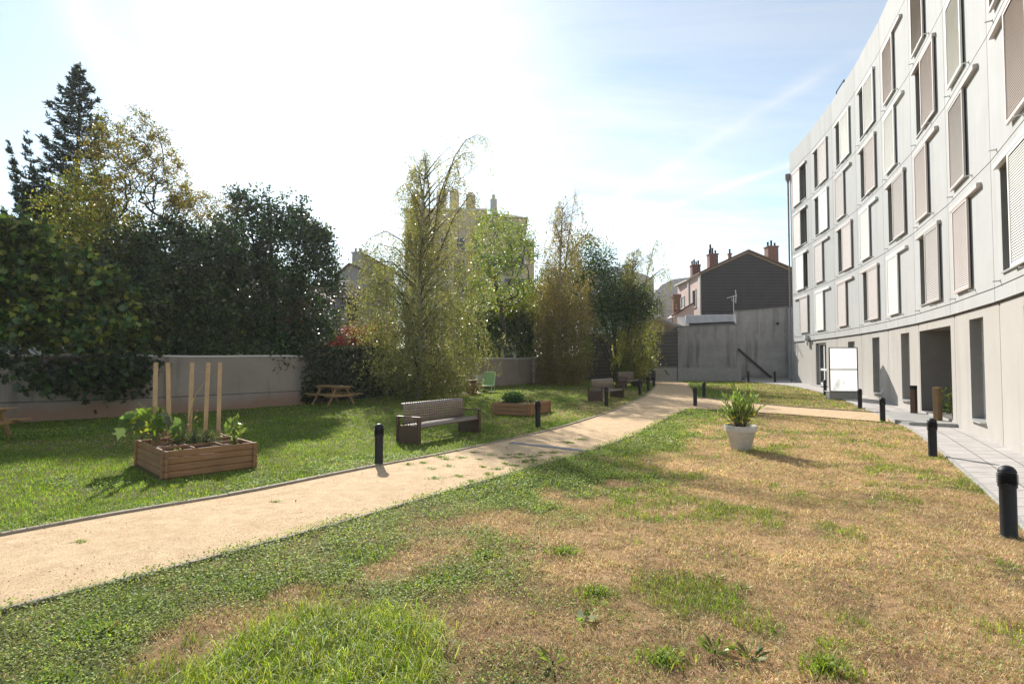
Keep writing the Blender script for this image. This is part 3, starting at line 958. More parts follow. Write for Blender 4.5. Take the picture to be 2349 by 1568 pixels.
def window(i, a, b, c, d, n, mull=False, fm=None, sill=True):
    f = MB(); w = .055
    for (p, q, r, s) in ((a, a + w, c, d), (b - w, b, c, d), (a + w, b - w, c, c + w), (a + w, b - w, d - w, d)):
        pbox(f, i, p, q, r, s, n - .05, n)
    if mull:
        pbox(f, i, (a + b) / 2 - .04, (a + b) / 2 + .04, c + w, d - w, n - .045, n + .004)
    o = f.build('window', fm or M_FRAME, bld)
    g = MB(); bq(g, [fac(i, a + w * .6, c + w * .6, n - .03), fac(i, b - w * .6, c + w * .6, n - .03), fac(i, b - w * .6, d - w * .6, n - .03), fac(i, a + w * .6, d - w * .6, n - .03)])
    g.build('pane', M_GLASS, o)
    if sill:
        s = MB(); pbox(s, i, a + .01, b - .01, c - .028, c + .006, n, .045); s.build('sill', M_SILL, o)
    return o


def shutter(i, s0, s1, z0, z1, key):
    mb = MB(); n0, n1 = .045, .09; fr = .075
    for (p, q, r, t) in ((s0, s0 + fr, z0, z1), (s1 - fr, s1, z0, z1), (s0 + fr, s1 - fr, z0, z0 + fr), (s0 + fr, s1 - fr, z1 - fr, z1)):
        pbox(mb, i, p, q, r, t, n0, n1)
    a, b = s0 + fr, s1 - fr
    z = z0 + fr; k = 40; hh = (z1 - z0 - 2 * fr) / k
    for j in range(k):   # louvre blades
        zb = z + j * hh
        bq(mb, [fac(i, a, zb, n1 - .006), fac(i, b, zb, n1 - .006), fac(i, b, zb + hh * .72, n1 - .022), fac(i, a, zb + hh * .72, n1 - .022)])
        bq(mb, [fac(i, a, zb + hh * .72, n1 - .022), fac(i, b, zb + hh * .72, n1 - .022), fac(i, b, zb + hh, n1 - .04), fac(i, a, zb + hh, n1 - .04)])
        bq(mb, [fac(i, a, zb + hh, n1 - .04), fac(i, b, zb + hh, n1 - .04), fac(i, b, zb + hh, n1 - .006), fac(i, a, zb + hh, n1 - .006)])
    o = mb.build('shutter', M_SHUT[key], bld)
    return o


def rail(i, s0, s1, z, key):
    mb = MB()
    P = [(.0, 0), (.1, 0), (.1, .088), (.088, .108), (.0, .115)]
    A = [fac(i, s0, z + h, n) - BO for n, h in P]; B = [fac(i, s1, z + h, n) - BO for n, h in P]
    mb.add(A + B, [(0, 1, 2, 3, 4), (9, 8, 7, 6, 5)] + [(k, (k + 1) % 5, 5 + (k + 1) % 5, 5 + k) for k in range(5)])
    return mb.build('shutter_rail', M_SHUT[key], bld)


# per bay from the far end: for each storey from the lowest: colour, side of the shutter, window side
PLAN = {
    0: [('g', 'R', 'R'), ('w', 'M', 'R'), ('g', 'L', 'R'), ('p', 'L', 'R')],
    1: [('w', 'L', 'L'), ('g', 'L', 'L'), ('w', 'R', 'L'), ('g', 'R', 'L')],
    2: [('p', 'L', 'L'), ('p', 'R', 'L'), ('g', 'L', 'L'), ('w', 'R', 'L')],
    3: [('p', 'R', 'L'), ('w', 'L', 'L'), ('p', 'R', 'L'), ('w', 'R', 'L')],
    4: [('w', 'L', 'L'), ('g', 'R', 'L'), ('w', 'L', 'L'), ('p', 'L', 'L')],
    5: [('g', 'R', 'L'), ('p', 'L', 'L'), ('p', 'R', 'L'), ('g', 'L', 'L')],
    6: [('p', 'l', 'L'), ('g', 'L', 'L'), ('w', 'L', 'L'), ('p', 'R', 'L')],
    7: [('w', 'R', 'L'), ('p', 'R', 'R'), ('g', 'L', 'L'), ('w', 'R', 'L')],
    8: [('g', 'L', 'L'), ('w', 'R', 'L'), ('p', 'L', 'L'), ('g', 'R', 'L')],
}
wall = MB(); gap = MB(); gnd = MB()
G = .012
R0, R1, SW = .62, 3.08, 1.42
for i in range(9):
    # dark backing behind the joints
    pbox(gap, i, -.02, BAY + .02, 3.1, TOP - .05, -.34, -.035) if False else None
    for r in range(4):
        key, side, ws = PLAN[i][r]
        z0 = JZ[r]; z1 = JZ[r + 1]
        wa = .72 if ws == 'L' else 1.78
        hole = (wa, wa + 1.2, z0 + .24, z0 + 2.42)
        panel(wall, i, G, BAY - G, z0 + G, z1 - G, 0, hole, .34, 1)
        window(i, *hole, -.27)
        s0 = {'L': R0 + .03, 'l': R0 + .16, 'M': R0 + .4, 'R': R1 - SW - .03}[side]
        shutter(i, s0, s0 + SW, z0 + .2, z0 + 2.44, key)
        rail(i, R0, R1, z0 + 2.43, key)
    panel(wall, i, G, BAY - G, JZ[4] + G, TOP, 0)
    panel(wall, i, G, BAY - G, 3.16, JZ[0] - G, 0)
    # coping and parapet back
    bq(wall, [fac(i, 0, TOP, .0), fac(i, BAY, TOP, .0), fac(i, BAY, TOP, -.35), fac(i, 0, TOP, -.35)])
    # joints: strips of shadow gap set behind the panel faces
    for z in JZ:
        bq(gap, [fac(i, 0, z - .05, -.03), fac(i, BAY, z - .05, -.03), fac(i, BAY, z + .05, -.03), fac(i, 0, z + .05, -.03)])
    for s in (0, BAY):
        bq(gap, [fac(i, s - .06, 3.1, -.034), fac(i, s + .06, 3.1, -.034), fac(i, s + .06, TOP - .02, -.034), fac(i, s - .06, TOP - .02, -.034)])
    # underside of the projecting upper wall
    bq(wall, [fac(i, 0, 3.16, 0), fac(i, BAY, 3.16, 0), fac(i, BAY, 3.16, -.14), fac(i, 0, 3.16, -.14)])
    for (s, dz) in ((.5, .1), (2.35, .13)):
        for r in range(4):
            d = MB(); p0 = fac(i, s, JZ[r] + dz, -.02) - BO; p1 = fac(i, s, JZ[r] + dz - .012, .13) - BO
            d.tube([p0, p1], .016, 8); d.tube([fac(i, s, JZ[r] + dz, .0) - BO, fac(i, s, JZ[r] + dz, .012) - BO], .035, 8)
            d.build('drain_spout', M_SILL, bld)
# ground floor, set back a little, its joints sit half a bay off in the far half
GN = -.07
GF = {0: None, 1: ('door', .12, 1.95, .47, 2.95), 2: ('win', 1.75, 2.75, 1.15, 2.85), 3: ('win', 1.62, 2.62, .5, 2.9), 4: ('win', 1.7, 2.72, .45, 2.9),
      5: ('pass', .1, 3.42, .2, 2.88), 6: ('win', 1.45, 2.6, .42, 2.92), 7: ('win', 1.72, 2.95, .33, 2.92), 8: ('win', 1.5, 2.6, .4, 2.9)}
for i in range(9):
    g = GF[i]
    lo = -.3
    if g is None:
        panel(gnd, i, G, BAY - G, lo, 3.13, GN)
        continue
    typ, a, b, c, d = g
    if typ == 'pass':
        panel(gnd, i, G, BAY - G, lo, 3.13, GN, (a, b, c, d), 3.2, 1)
        # back of the passage
        bq(gnd, [fac(i, a, c, GN - 3.2), fac(i, b, c, GN - 3.2), fac(i, b, d, GN - 3.2), fac(i, a, d, GN - 3.2)], 1)
        bq(gnd, [fac(i, a + .9, c + .01, GN - 3.19), fac(i, a + 1.9, c + .01, GN - 3.19), fac(i, a + 1.9, c + 2.1, GN - 3.19), fac(i, a + .9, c + 2.1, GN - 3.19)], 2)
    elif typ == 'door':
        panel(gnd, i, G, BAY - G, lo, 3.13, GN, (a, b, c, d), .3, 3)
        f = MB(); n = GN - .17
        for (p, q, r, t) in ((a, a + .09, c, d), (b - .09, b, c, d), (a + .09, b - .09, d - .12, d), (a + .09, b - .09, c, c + .16), ((a + b) / 2 - .08, (a + b) / 2 + .08, c + .16, d - .12), (a + .09, (a + b) / 2 - .08, c + .85, c + .98), ((a + b) / 2 + .08, b - .09, c + .85, c + .98)):
            pbox(f, i, p, q, r, t, n - .05, n)
        dr = f.build('door', M_WFRAME, bld)
        pg = MB(); bq(pg, [fac(i, a + .05, c + .1, n - .03), fac(i, b - .05, c + .1, n - .03), fac(i, b - .05, d - .1, n - .03), fac(i, a + .05, d - .1, n - .03)])
        pg.build('pane', M_GLASS, dr)
        hd = MB(); m_ = (a + b) / 2
        hd.tube([fac(i, m_ + .06, c + 1.05, n) - BO, fac(i, m_ + .06, c + 1.05, n + .05) - BO, fac(i, m_ + .16, c + 1.05, n + .05) - BO], .011, 6)
        hd.build('handle', M_SILL, dr)
        st = MB(); pbox(st, i, a - .02, b + .12, c - .2, c - .004, GN - .45, .28); st.build('door_step', M_CONC, bld)
    else:
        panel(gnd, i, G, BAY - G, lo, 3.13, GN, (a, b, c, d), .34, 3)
        window(i, a, b, c, d, GN - .24, True, M_WFRAME)
for i in range(9):
    for s in (0, BAY):
        bq(gap, [fac(i, s - .05, -.3, GN - .034), fac(i, s + .05, -.3, GN - .034), fac(i, s + .05, 3.15, GN - .034), fac(i, s - .05, 3.15, GN - .034)])
    bq(gap, [fac(i, 0, 3.05, GN - .03), fac(i, BAY, 3.05, GN - .03), fac(i, BAY, 3.2, GN - .03), fac(i, 0, 3.2, GN - .03)])
wo = wall.build('upper_wall', [M_FACADE, M_JAMB_SHADE], bld)
gnd.build('ground_floor_wall', [M_FACADE2, M_REVEAL, M_CONCDARK, M_JAMB_SHADE], bld)
gap.build('panel_joints', M_DARKGAP, bld)
# body behind: end walls, back and roof
body = MB()
pf = [fac(i, 0, 0, -.5) for i in range(9)] + [fac(8, BAY, 0, -.5)]
pb = [fac(i, 0, 0, -12) for i in range(9)] + [fac(8, BAY, 0, -12)]
def up(p, z): return Vector((p.x, p.y, z))
for k in range(9):
    bq(body, [up(pf[k], 15.2), up(pf[k + 1], 15.2), up(pb[k + 1], 15.2), up(pb[k], 15.2)])
    bq(body, [up(pb[k], -.3), up(pb[k + 1], -.3), up(pb[k + 1], TOP), up(pb[k], TOP)])
    bq(body, [up(fac(k, 0, 0, -.35), 15.2), up(fac(k, BAY, 0, -.35), 15.2), up(fac(k, BAY, 0, -.35), TOP), up(fac(k, 0, 0, -.35), TOP)])
for k, s in ((0, 0.0), (8, BAY)):
    bq(body, [up(fac(k, s, 0, -.0), 3.16), up(fac(k, s, 0, -12), 3.16), up(fac(k, s, 0, -12), TOP), up(fac(k, s, 0, 0), TOP)])
    bq(body, [up(fac(k, s, 0, GN), -.3), up(fac(k, s, 0, -12), -.3), up(fac(k, s, 0, -12), 3.16), up(fac(k, s, 0, GN), 3.16)])
body.build('end_walls_and_roof', M_FACADE, bld)
# downpipe with hopper at the far corner
dp = MB()
dp.tube([fac(0, -.12, z, .09) - BO for z in (.4, 3, 6, 9, 12, 14.0)], .055, 10)
for z in (1.6, 4.6, 7.5, 10.4, 13.2):
    dp.tube([fac(0, -.12, z, .09) - BO, fac(0, -.12, z + .05, .09) - BO], .07, 10)
dp.tube([fac(0, -.12, 14.0, .09) - BO, fac(0, -.12, 14.15, .09) - BO, fac(0, -.1, 14.25, .1) - BO, fac(0, -.1, 14.6, .1) - BO], [.06, .1, .16, .17], 10)
dp.build('downpipe', M_PIPE, bld, smooth=True)
# lamp bracket at the first joint and roof access guard
lb = MB(); pbox(lb, 0, 2.55, 2.95, 3.25, 3.5, .0, .2); pbox(lb, 0, 2.62, 2.9, 2.85, 3.25, .02, .12); lb.build('wall_box', M_FRAME, bld)
rg = MB()
for s in (.3, 1.6):
    rg.tube([fac(2, s, 15.9, -.2) - BO, fac(2, s, 16.4, -.2) - BO], .03, 6)
rg.tube([fac(2, .3, 16.4, -.2) - BO, fac(2, 1.6, 16.4, -.2) - BO], .03, 6)
rg.build('roof_guard', M_BLACK, bld)
# ------------------------------------------------------------------ bollard lamps
def make_bollard(loc, label):
    t = thing('bollard_lamp', label, 'bollard', loc, .4, 'black bollard lamps of the garden')
    b = MB(); b.lathe([(0, -.05), (.095, -.05), (.095, .006), (.076, .012), (.073, .02), (.073, .52), (.083, .523), (.083, .555), (.05, .557)], 28)
    b.build('post', M_BLACK, t, True)
    r = MB()
    for k in range(5):
        z = .572 + k * .0215
        r.lathe([(.055, z + .0075), (.092, z - .005), (.093, z - .001), (.057, z + .0115)], 28)
    for k in range(3):
        a = 2 * PI * k / 3 + .5
        r.box((math.cos(a) * .074, math.sin(a) * .074, .615), (.012, .016, .12), a)
    r.build('louvre_rings', M_BLACK, t, True)
    g = MB(); g.lathe([(.045, .555), (.045, .68)], 20); g.build('lamp_glass', M_LAMP, t, True)
    d = MB(); d.lathe([(.05, .672), (.083, .674)] + [(.081 * math.cos(a), .678 + .075 * math.sin(a)) for a in np.linspace(0, PI / 2 - .001, 9)], 28)
    d.build('dome_cap', M_BLACK, t, True)
    return t


BOLL = [((2315, 1230), 'black bollard lamp nearest the camera beside the paved strip'),
        ((2140, 1047), 'black bollard lamp by the kerb just before the entrance slab'),
        ((2025, 968), 'black bollard lamp where the branch path meets the entrance slab'),
        ((1973, 937), 'black bollard lamp just right of the white glazed screen'),
        ((1893, 907), 'black bollard lamp just left of the white glazed screen'),
        ((1817, 882), 'black bollard lamp at the far corner of the grey facade'),
        ((1717, 875), 'black bollard lamp at the right end of the low ramp wall'),
        ((869, 1068), 'black bollard lamp at the path edge left of the near bench'),
        ((1234, 980), 'black bollard lamp in front of the smaller square planter'),
        ((1391, 931), 'black bollard lamp in front of the second bench'),
        ((1468, 906), 'black bollard lamp at the path edge below the rightmost birch'),
        ((1487, 896), 'black bollard lamp second from the far end of the lawn edge'),
        ((1500, 887), 'black bollard lamp at the far end of the lawn edge by the ramp wall'),
        ((1595, 932), 'black bollard lamp at the fork, left of the potted oleander'),
        ((1615, 914), 'black bollard lamp on the far corner of the fork in the path')]
b0 = None
for k, (p, lab) in enumerate(BOLL):
    loc = gp(*p)
    if p[0] == 1817: loc = fac(0, .1, float(gz(36)), 1.2)
    if p[0] == 1717: loc = Vector(at(1717, 875, 37.5)); loc.z = float(gz(37.5))
    if b0 is None: b0 = make_bollard(loc, lab)
    else: dup(b0, loc, RNG.uniform(0, 6), lab)
p = at(1579, 842, 40.3); dup(b0, (p.x, p.y, .75), 0, 'black bollard lamp showing only its head above the low ramp wall')

# ------------------------------------------------------------------ benches
def bench_sheet(L, prof, holes, nx, name, mat, parent):
    """perforated bent sheet: prof = list of (y, z) down the sheet"""
    # resample profile
    P = [Vector((0, *p)) for p in prof]
    d = [0]
    for a, b in zip(P, P[1:]): d.append(d[-1] + (b - a).length)
    nr = holes
    def pr(t):
        s = t * d[-1]
        return (np.interp(s, d, [p.y for p in P]), np.interp(s, d, [p.z for p in P]))
    nyc = nr * 2 + 1; nxc = nx * 2 + 1
    xs = []; x = 0
    wx = [1.15 if c % 2 == 0 else 1.0 for c in range(nxc)]; wx = np.cumsum([0] + wx); wx = wx / wx[-1] * L - L / 2
    wy = [1.45 if c % 2 == 0 else 1.0 for c in range(nyc)]; wy = np.cumsum([0] + wy); wy = wy / wy[-1]
    mb = MB()
    vs = [(float(X), *map(float, pr(t))) for t in wy for X in wx]
    w = nxc + 1
    fs = [(r * w + c, r * w + c + 1, (r + 1) * w + c + 1, (r + 1) * w + c) for r in range(nyc) for c in range(nxc) if not (r % 2 == 1 and c % 2 == 1)]
    mb.add(vs, fs)
    o = mb.build(name, mat, parent, True)
    sm = o.modifiers.new('thickness', 'SOLIDIFY'); sm.thickness = .006; sm.offset = 0
    return o


def make_bench(loc, rz, label):
    """long side along x, sitter faces -y"""
    t = thing('bench', label, 'bench', loc, rz, 'brown metal park benches')
    L = 2.36
    back = [(.30, .86), (.285, .885), (.25, .895), (.21, .875), (.185, .82), (.175, .74), (.172, .64), (.18, .55), (.19, .47), (.2, .43)]
    bench_sheet(L - .06, back, 8, 27, 'backrest', M_BENCHBACK, t)
    seat = [(.2, .43), (.12, .415), (0, .415), (-.14, .425), (-.24, .43), (-.285, .42), (-.305, .395), (-.305, .36)]
    bench_sheet(L - .06, seat, 5, 27, 'seat', M_BENCHBACK, t)
    fr = MB()
    for y in (-.24, 0, .17): fr.bar((-L / 2, y, .375), (L / 2, y, .375), .04, .05)
    fr.build('seat_frame', M_BENCH, t)
    for s in (-1, 1):
        e = MB(); X = s * L / 2
        e.bbox((X, -.305, .29), (.09, .05, .6), .004)
        e.bbox((X, .315, .29), (.09, .05, .6), .004)
        e.bbox((X, .005, .2), (.05, .57, .41), .004)
        e.build('leg', M_BENCH, t)
        a = MB(); a.bbox((X, .005, .602), (.092, .69, .026), .006); a.build('armrest', M_BENCH, t)
    return t


def bench_at(fl, fr, label, proto=None):
    a, b = gp(*fl), gp(*fr)
    d = (b - a); d.z = 0; d.normalize()
    back = Vector((-d.y, d.x, 0))
    c = a + d * 1.2 + back * .33
    c.z = float(gz(c.y)) + .005
    rz = math.atan2(d.y, d.x)
    return make_bench(c, rz, label) if proto is None else dup(proto, c, rz, label)


bn = bench_at((961.5, 1021), (1106, 992), 'brown metal bench with perforated back nearest the camera on the lawn')
bench_at((1382, 921.5), (1419, 914), 'brown metal bench beyond the smaller planter, half hidden by a bollard', bn)
bench_at((1438, 892), (1463, 888), 'brown metal bench in shade under the rightmost birch', bn)

# ------------------------------------------------------------------ planters
def make_planter(c, rz, lu, lv, h, nb, label, grid):
    t = thing('planter_box', label, 'planter', c, rz, 'wooden planter boxes on the lawn')
    bh = h / nb; ov = .07; th = .045
    for k, (ax, L, off) in enumerate((('x', lu, -lv / 2), ('x', lu, lv / 2), ('y', lv, -lu / 2), ('y', lv, lu / 2))):
        for q in range(nb):
            mb = MB(); z = bh * (q + .5)
            jit = random.Random(k * 7 + q).uniform(-.003, .003)
            if ax == 'x': mb.bbox((0, off + jit, z), (L + 2 * ov, th, bh - .005), .012)
            else: mb.bbox((off + jit, 0, z), (th, L + 2 * ov, bh - .005), .012)
            mb.build('board', M_PLANK if ax == 'x' else M_PLANKY, t)
    s = MB(); n = 14
    for a in range(n):
        for b in range(n):
            def zz_(i, j):
                return h - .1 + .05 * (vnoise(i * 1.0, j * 1.0, 2.1, 5) - .5)
            X = lambda i: -lu / 2 + th / 2 + (lu - th) * i / n
            Y = lambda j: -lv / 2 + th / 2 + (lv - th) * j / n
            s.quad((X(a), Y(b), float(zz_(a, b))), (X(a + 1), Y(b), float(zz_(a + 1, b))), (X(a + 1), Y(b + 1), float(zz_(a + 1, b + 1))), (X(a), Y(b + 1), float(zz_(a, b + 1))))
    s.build('soil', M_SOIL, t)
    if grid:
        for k in (1, 2):
            mb = MB(); mb.bbox((0, -lv / 2 + lv * k / 3, h - .03), (lu - th, .02, .05), .003); mb.build('divider', M_PLANK, t)
            mb = MB(); mb.bbox((-lu / 2 + lu * k / 3, 0, h - .032), (.02, lv - th, .05), .003); mb.build('divider', M_PLANKY, t)
    return t


PC = Vector((-5.65, 9.8, 0)); PA = math.radians(46)
make_planter(PC, PA, 1.34, 1.74, .44, 4, 'large square planter box with dividers and tall stakes', True)
def pl_pt(u, v, z=0):
    return Vector((PC.x + math.cos(PA) * u - math.sin(PA) * v, PC.y + math.sin(PA) * u + math.cos(PA) * v, z))
P2C = Vector((.36, 19.1, float(gz(19.1)))); P2A = math.radians(64)
make_planter(P2C, P2A, 1.75, 1.3, .4, 3, 'smaller planter box with leafy clump behind a bollard', False)

STK = [(353.5, 832, -.62, .93, 0, 'wooden stake rising behind the big drooping leaves, leftmost of five'),
       (390, 833, -.25, 1.0, .5, 'leaning wooden stake, second from the left of five in the planter'),
       (434, 832, .05, 1.0, -.25, 'wooden stake in the middle of the row of five'),
       (470.5, 832, .38, 1.0, -.3, 'wooden stake with the dry vine leaning on it'),
       (500.5, 832, .64, .98, -.05, 'wooden stake at the right end of the row of five')]
for px, py, u, v, tilt, lab in STK:
    p = None
    d = ray(px, 1000)
    b = pl_pt(u, v)
    # keep the stake on its line of sight while staying near the back board
    best = min((pl_pt(uu, .79) for uu in np.linspace(-.64, .64, 145)), key=lambda q: abs(q.x / q.y - d[0] / d[1]))
    t = thing('wooden_stake', lab, 'stake', (best.x, best.y, .22), PA - .5, 'wooden stakes in the large planter')
    mb = MB(); hgt = 1.62
    M = Matrix.Rotation(math.radians(-tilt * 4), 3, 'Y')
    mb.bbox(M @ Vector((0, 0, hgt / 2)), (.074, .02, hgt), .003, 0, 0, M)
    mb.build('slat', M_STAKE, t)
    sc = MB()
    for z in (.05, .62, 1.1):
        sc.tube([M @ Vector((.0, -.011, hgt - z)), M @ Vector((0, -.0135, hgt - z))], .006, 6)
    sc.build('screw_heads', M_SILL, t)

# ------------------------------------------------------------------ plants in the planters
def plant(name, label, cat, loc, group=None):
    return thing(name, label, cat, loc, 0, group)


r = np.random.default_rng(3)
b = pl_pt(-.5, .55, .28)
t = plant('courgette_plant', 'drooping plant with big yellow-green lobed leaves at the left of the planter', 'plant', b)
st = MB(); tips = []
for k in range(17):
    a = r.uniform(0, 2 * PI); rad = r.uniform(.18, .5); h = r.uniform(.55, .85)
    if k < 9: a = math.pi * r.uniform(.75, 1.3)
    q = [Vector((0, 0, .05)), Vector((math.cos(a) * rad * .25, math.sin(a) * rad * .25, h * .75)), Vector((math.cos(a) * rad * .7, math.sin(a) * rad * .7, h * r.uniform(.95, 1.05))), Vector((math.cos(a) * rad * 1.1, math.sin(a) * rad * 1.1, h * r.uniform(.6, .85)))]
    st.tube(q, [.011, .009, .007, .004], 5); tips += [q[3]] + ([q[2]] if k % 2 else [])
st.tube([Vector((0, 0, 0)), Vector((.02, 0, .3)), Vector((-.02, .02, .6))], [.03, .025, .012], 7)
st.build('stems', surf('green_stem', (.2, .24, .07), (.14, .17, .05), 10, .6), t)
n = len(tips)
leaves('leaves', tips, r.uniform(.22, .36, n), FIG, pick([(.2, .27, .05), (.14, .22, .05), (.16, .24, .1), (.3, .32, .06), (.12, .16, .1)], n, r, .15), M_LEAF, t, r, along=(-.35, -.2, -1.2), jitter=.5)
dr = np.stack([r.normal(.14, .16, 150), r.normal(-.08, .14, 150), r.uniform(.05, .5, 150)], 1)
leaves('dry_leaves', dr, r.uniform(.05, .1, 150), OVAL, pick([(.27, .19, .12), (.35, .26, .17), (.2, .14, .09)], 150, r), M_DRY, t, r)

def bushlet(name, label, loc, n, size, spread, pal, tpl, mat=M_LEAF, cat='plant', stems=7, up=1.0, group=None, sl=.01):
    t = plant(name, label, cat, loc, group)
    sp = Vector(spread)
    mb = MB()
    for k in range(stems):
        a = r.uniform(0, 2 * PI); rad = r.uniform(.2, .9)
        e = Vector((math.cos(a) * sp.x * rad, math.sin(a) * sp.y * rad, sp.z * r.uniform(.6, 1)))
        mb.tube([Vector((0, 0, 0)), Vector((e.x * .4, e.y * .4, e.z * .6)), e], [sl, sl * .7, sl * .35], 5)
    mb.build('stems', M_BARK, t)
    d = r.normal(0, 1, (n, 3)); d /= np.linalg.norm(d, axis=1, keepdims=True); d *= r.uniform(.45, 1, (n, 1))
    lump = .75 + .5 * fnoise(d[:, 0] * 3, d[:, 1] * 3 + d[:, 2], .8, 4)
    p = d * lump[:, None] * np.array([sp.x, sp.y, sp.z * .55]) + np.array([0, 0, sp.z * .55])
    p[:, 2] = np.maximum(p[:, 2], .01)
    leaves('leaves', p, r.uniform(size * .7, size * 1.3, n), tpl, pick(pal, n, r, .22), mat, t, r, along=(d[0] * 0 + np.array([0, 0, up])))
    return t


bushlet('rosemary_bush', 'grey-green rosemary bush in the middle of the planter', pl_pt(.12, -.1, .3), 1900, .045, (.26, .24, .3), [(.09, .11, .06), (.12, .14, .08), (.07, .09, .05)], NEEDLE)
bushlet('rosemary_bush', 'lower greyish rosemary bush left of the taller one', pl_pt(-.12, .15, .3), 1700, .045, (.26, .26, .28), [(.09, .11, .06), (.12, .14, .08), (.07, .09, .05)], NEEDLE)
bushlet('young_plant', 'upright young plant with pale green leaves in the right corner of planter', pl_pt(.5, -.45, .28), 90, .1, (.17, .17, .58), [(.17, .24, .07), (.24, .29, .09), (.12, .17, .05)], OVAL, sl=.006)
bushlet('salad_plants', 'low salad leaves in the front left square of the planter', pl_pt(-.45, -.6, .27), 120, .06, (.28, .28, .1), [(.12, .18, .05), (.3, .28, .06)], OVAL, sl=.004)
bushlet('salad_plants', 'small green leaves in the back right square of the planter', pl_pt(.5, .55, .27), 140, .07, (.22, .26, .22), [(.1, .16, .05), (.16, .2, .06)], LONG, sl=.004)
t = plant('dry_vine', 'bare twisting dry vine stem leaning on a stake', 'plant', pl_pt(.05, .5, .28))
mb = MB(); mb.tube([(0, 0, 0), (.0, .02, .3), (-.03, .03, .5), (.02, .03, .75), (.05, .06, .95), (.17, .16, 1.2), (.22, .2, 1.32), (.02, .12, 1.4)], [.012, .011, .01, .01, .009, .008, .006, .004], 6)
mb.tube([(-.03, .03, .5), (-.12, 0, .6)], [.006, .003], 5); mb.build('stem', surf('straw_stem', (.42, .3, .15), (.33, .22, .11), 9, .8), t)
n = 40; p = np.stack([r.normal(.02, .05, n), r.normal(.03, .05, n), r.uniform(.1, .9, n)], 1)
leaves('leaves', p, r.uniform(.03, .06, n), OVAL, pick([(.3, .25, .1), (.2, .22, .08)], n, r), M_DRY, t, r)
q = P2C + Vector((-.3, .1, .26)); bushlet('leafy_clump', 'dense dark green leafy clump in the smaller planter', q, 900, .1, (.42, .38, .42), [(.07, .14, .05), (.1, .18, .07), (.05, .1, .035)], OVAL)
q = P2C + Vector((.28, -.1, .26)); bushlet('herb_plant', 'loose pale herb plant at the right of the smaller planter', q, 300, .06, (.35, .3, .38), [(.16, .18, .1), (.22, .22, .13), (.12, .14, .06)], OVAL)
q = P2C + Vector((.0, .25, .26)); bushlet('herb_plant', 'single tall thin stem rising from the smaller planter', q, 26, .12, (.14, .12, .7), [(.12, .18, .06), (.18, .22, .08)], OVAL, stems=3, sl=.006)

# ------------------------------------------------------------------ picnic tables
def make_picnic(c, rz, label):
    t = thing('picnic_table', label, 'picnic table', c, rz, 'wooden picnic tables by the garden wall')
    L, W = 1.75, .7
    mb = MB()
    for k in range(5):
        mb.bbox((0, -W / 2 + W * (k + .5) / 5, .735), (L, W / 5 - .012, .035), .005)
    mb.build('table_top', M_TABLE, t)
    for s in (-1, 1):
        mb = MB()
        for k in (0, 1): mb.bbox((0, s * (.66 + .14 * k - .07), .43), (L, .128, .035), .005)
        mb.build('seat', M_TABLE, t)
    for sx in (-1, 1):
        X = sx * (L / 2 - .32)
        for s in (-1, 1):
            mb = MB(); mb.bar((X, s * .2, .715), (X, s * .58, 0), .045, .095, up=(1, 0, 0)); mb.build('leg', M_TABLE, t)
        mb = MB(); mb.bbox((X + sx * .045, 0, .385), (.04, 1.5, .09), .004); mb.build('crossbeam', M_TABLE, t)
        mb = MB(); mb.bbox((X + sx * .045, 0, .675), (.04, .7, .08), .004); mb.build('crossbeam', M_TABLE, t)
    return t


c = Vector((-7.15, 21.9, float(gz(21.9)) + .01))
pt = make_picnic(c, math.radians(140), 'wooden picnic table by the ivy covered wall')
dup(pt, (-12.72, 12.75, .01), math.radians(8), 'wooden picnic table at the left picture edge, only its end in view')

# ------------------------------------------------------------------ potted oleander
pp_ = gp(1700, 1031)
t = thing('flower_pot', 'tapered off-white flower pot on the dry lawn', 'pot', pp_)
mb = MB()
mb.lathe([(0, 0), (.19, 0), (.2, .01), (.285, .39), (.29, .395), (.318, .398), (.335, .5), (.334, .512), (.318, .514), (.3, .5), (.28, .44), (.0, .44)], 40)
mb.build('pot_body', M_POT, t, True)
mb = MB(); mb.lathe([(0, .452), (.1, .458), (.2, .455), (.282, .45)], 20); mb.build('soil', M_SOIL, t)
ol = thing('oleander', 'bushy oleander with narrow leaves, some yellow, growing in the pot', 'plant', pp_ + Vector((0, 0, .45)))
mb = MB(); LP = []; LA = []; yl = []
for k in range(42):
    a = r.uniform(0, 2 * PI); rad = r.uniform(.03, .4); h = r.uniform(.4, .95) * (1.08 - .5 * (rad / .36) ** 2)
    if k % 9 == 0: rad *= 1.25; h *= .6
    e = Vector((math.cos(a) * rad * 1.18, math.sin(a) * rad, h)); s0 = Vector((math.cos(a) * .1 * r.uniform(.2, 1), math.sin(a) * .1, 0))
    m_ = s0.lerp(e, .55) + Vector((0, 0, .05))
    mb.tube([s0, m_, e], [.007, .005, .003], 5)
    for q in range(17):
        tt = r.uniform(.25, 1.02); p = (s0.lerp(m_, tt / .55) if tt < .55 else m_.lerp(e, (tt - .55) / .45))
        an = r.uniform(0, 2 * PI)
        LP.append(p); LA.append((math.cos(an) * .8 + (e.x - s0.x), math.sin(an) * .8 + e.y, 1.35 if tt > .4 else -.1)); yl.append(tt < .45 and r.uniform() < .3)
mb.build('stems', M_BARK, ol)
n = len(LP); tc_ = pick([(.17, .25, .07), (.21, .28, .09), (.13, .2, .055), (.28, .33, .14)], n, r); ym = np.array(yl)
tc_[ym] = pick([(.62, .36, .03), (.6, .42, .07)], int(ym.sum()), r, .1)
leaves('leaves', LP, r.uniform(.11, .2, n), (np.array([(0, 0, 0), (.1, .4, .03), (0, 1, -.05), (-.1, .4, .03)]), [(0, 1, 2, 3)]), tc_, M_LEAF, ol, r, along=np.array(LA) * 1.6, jitter=.35)

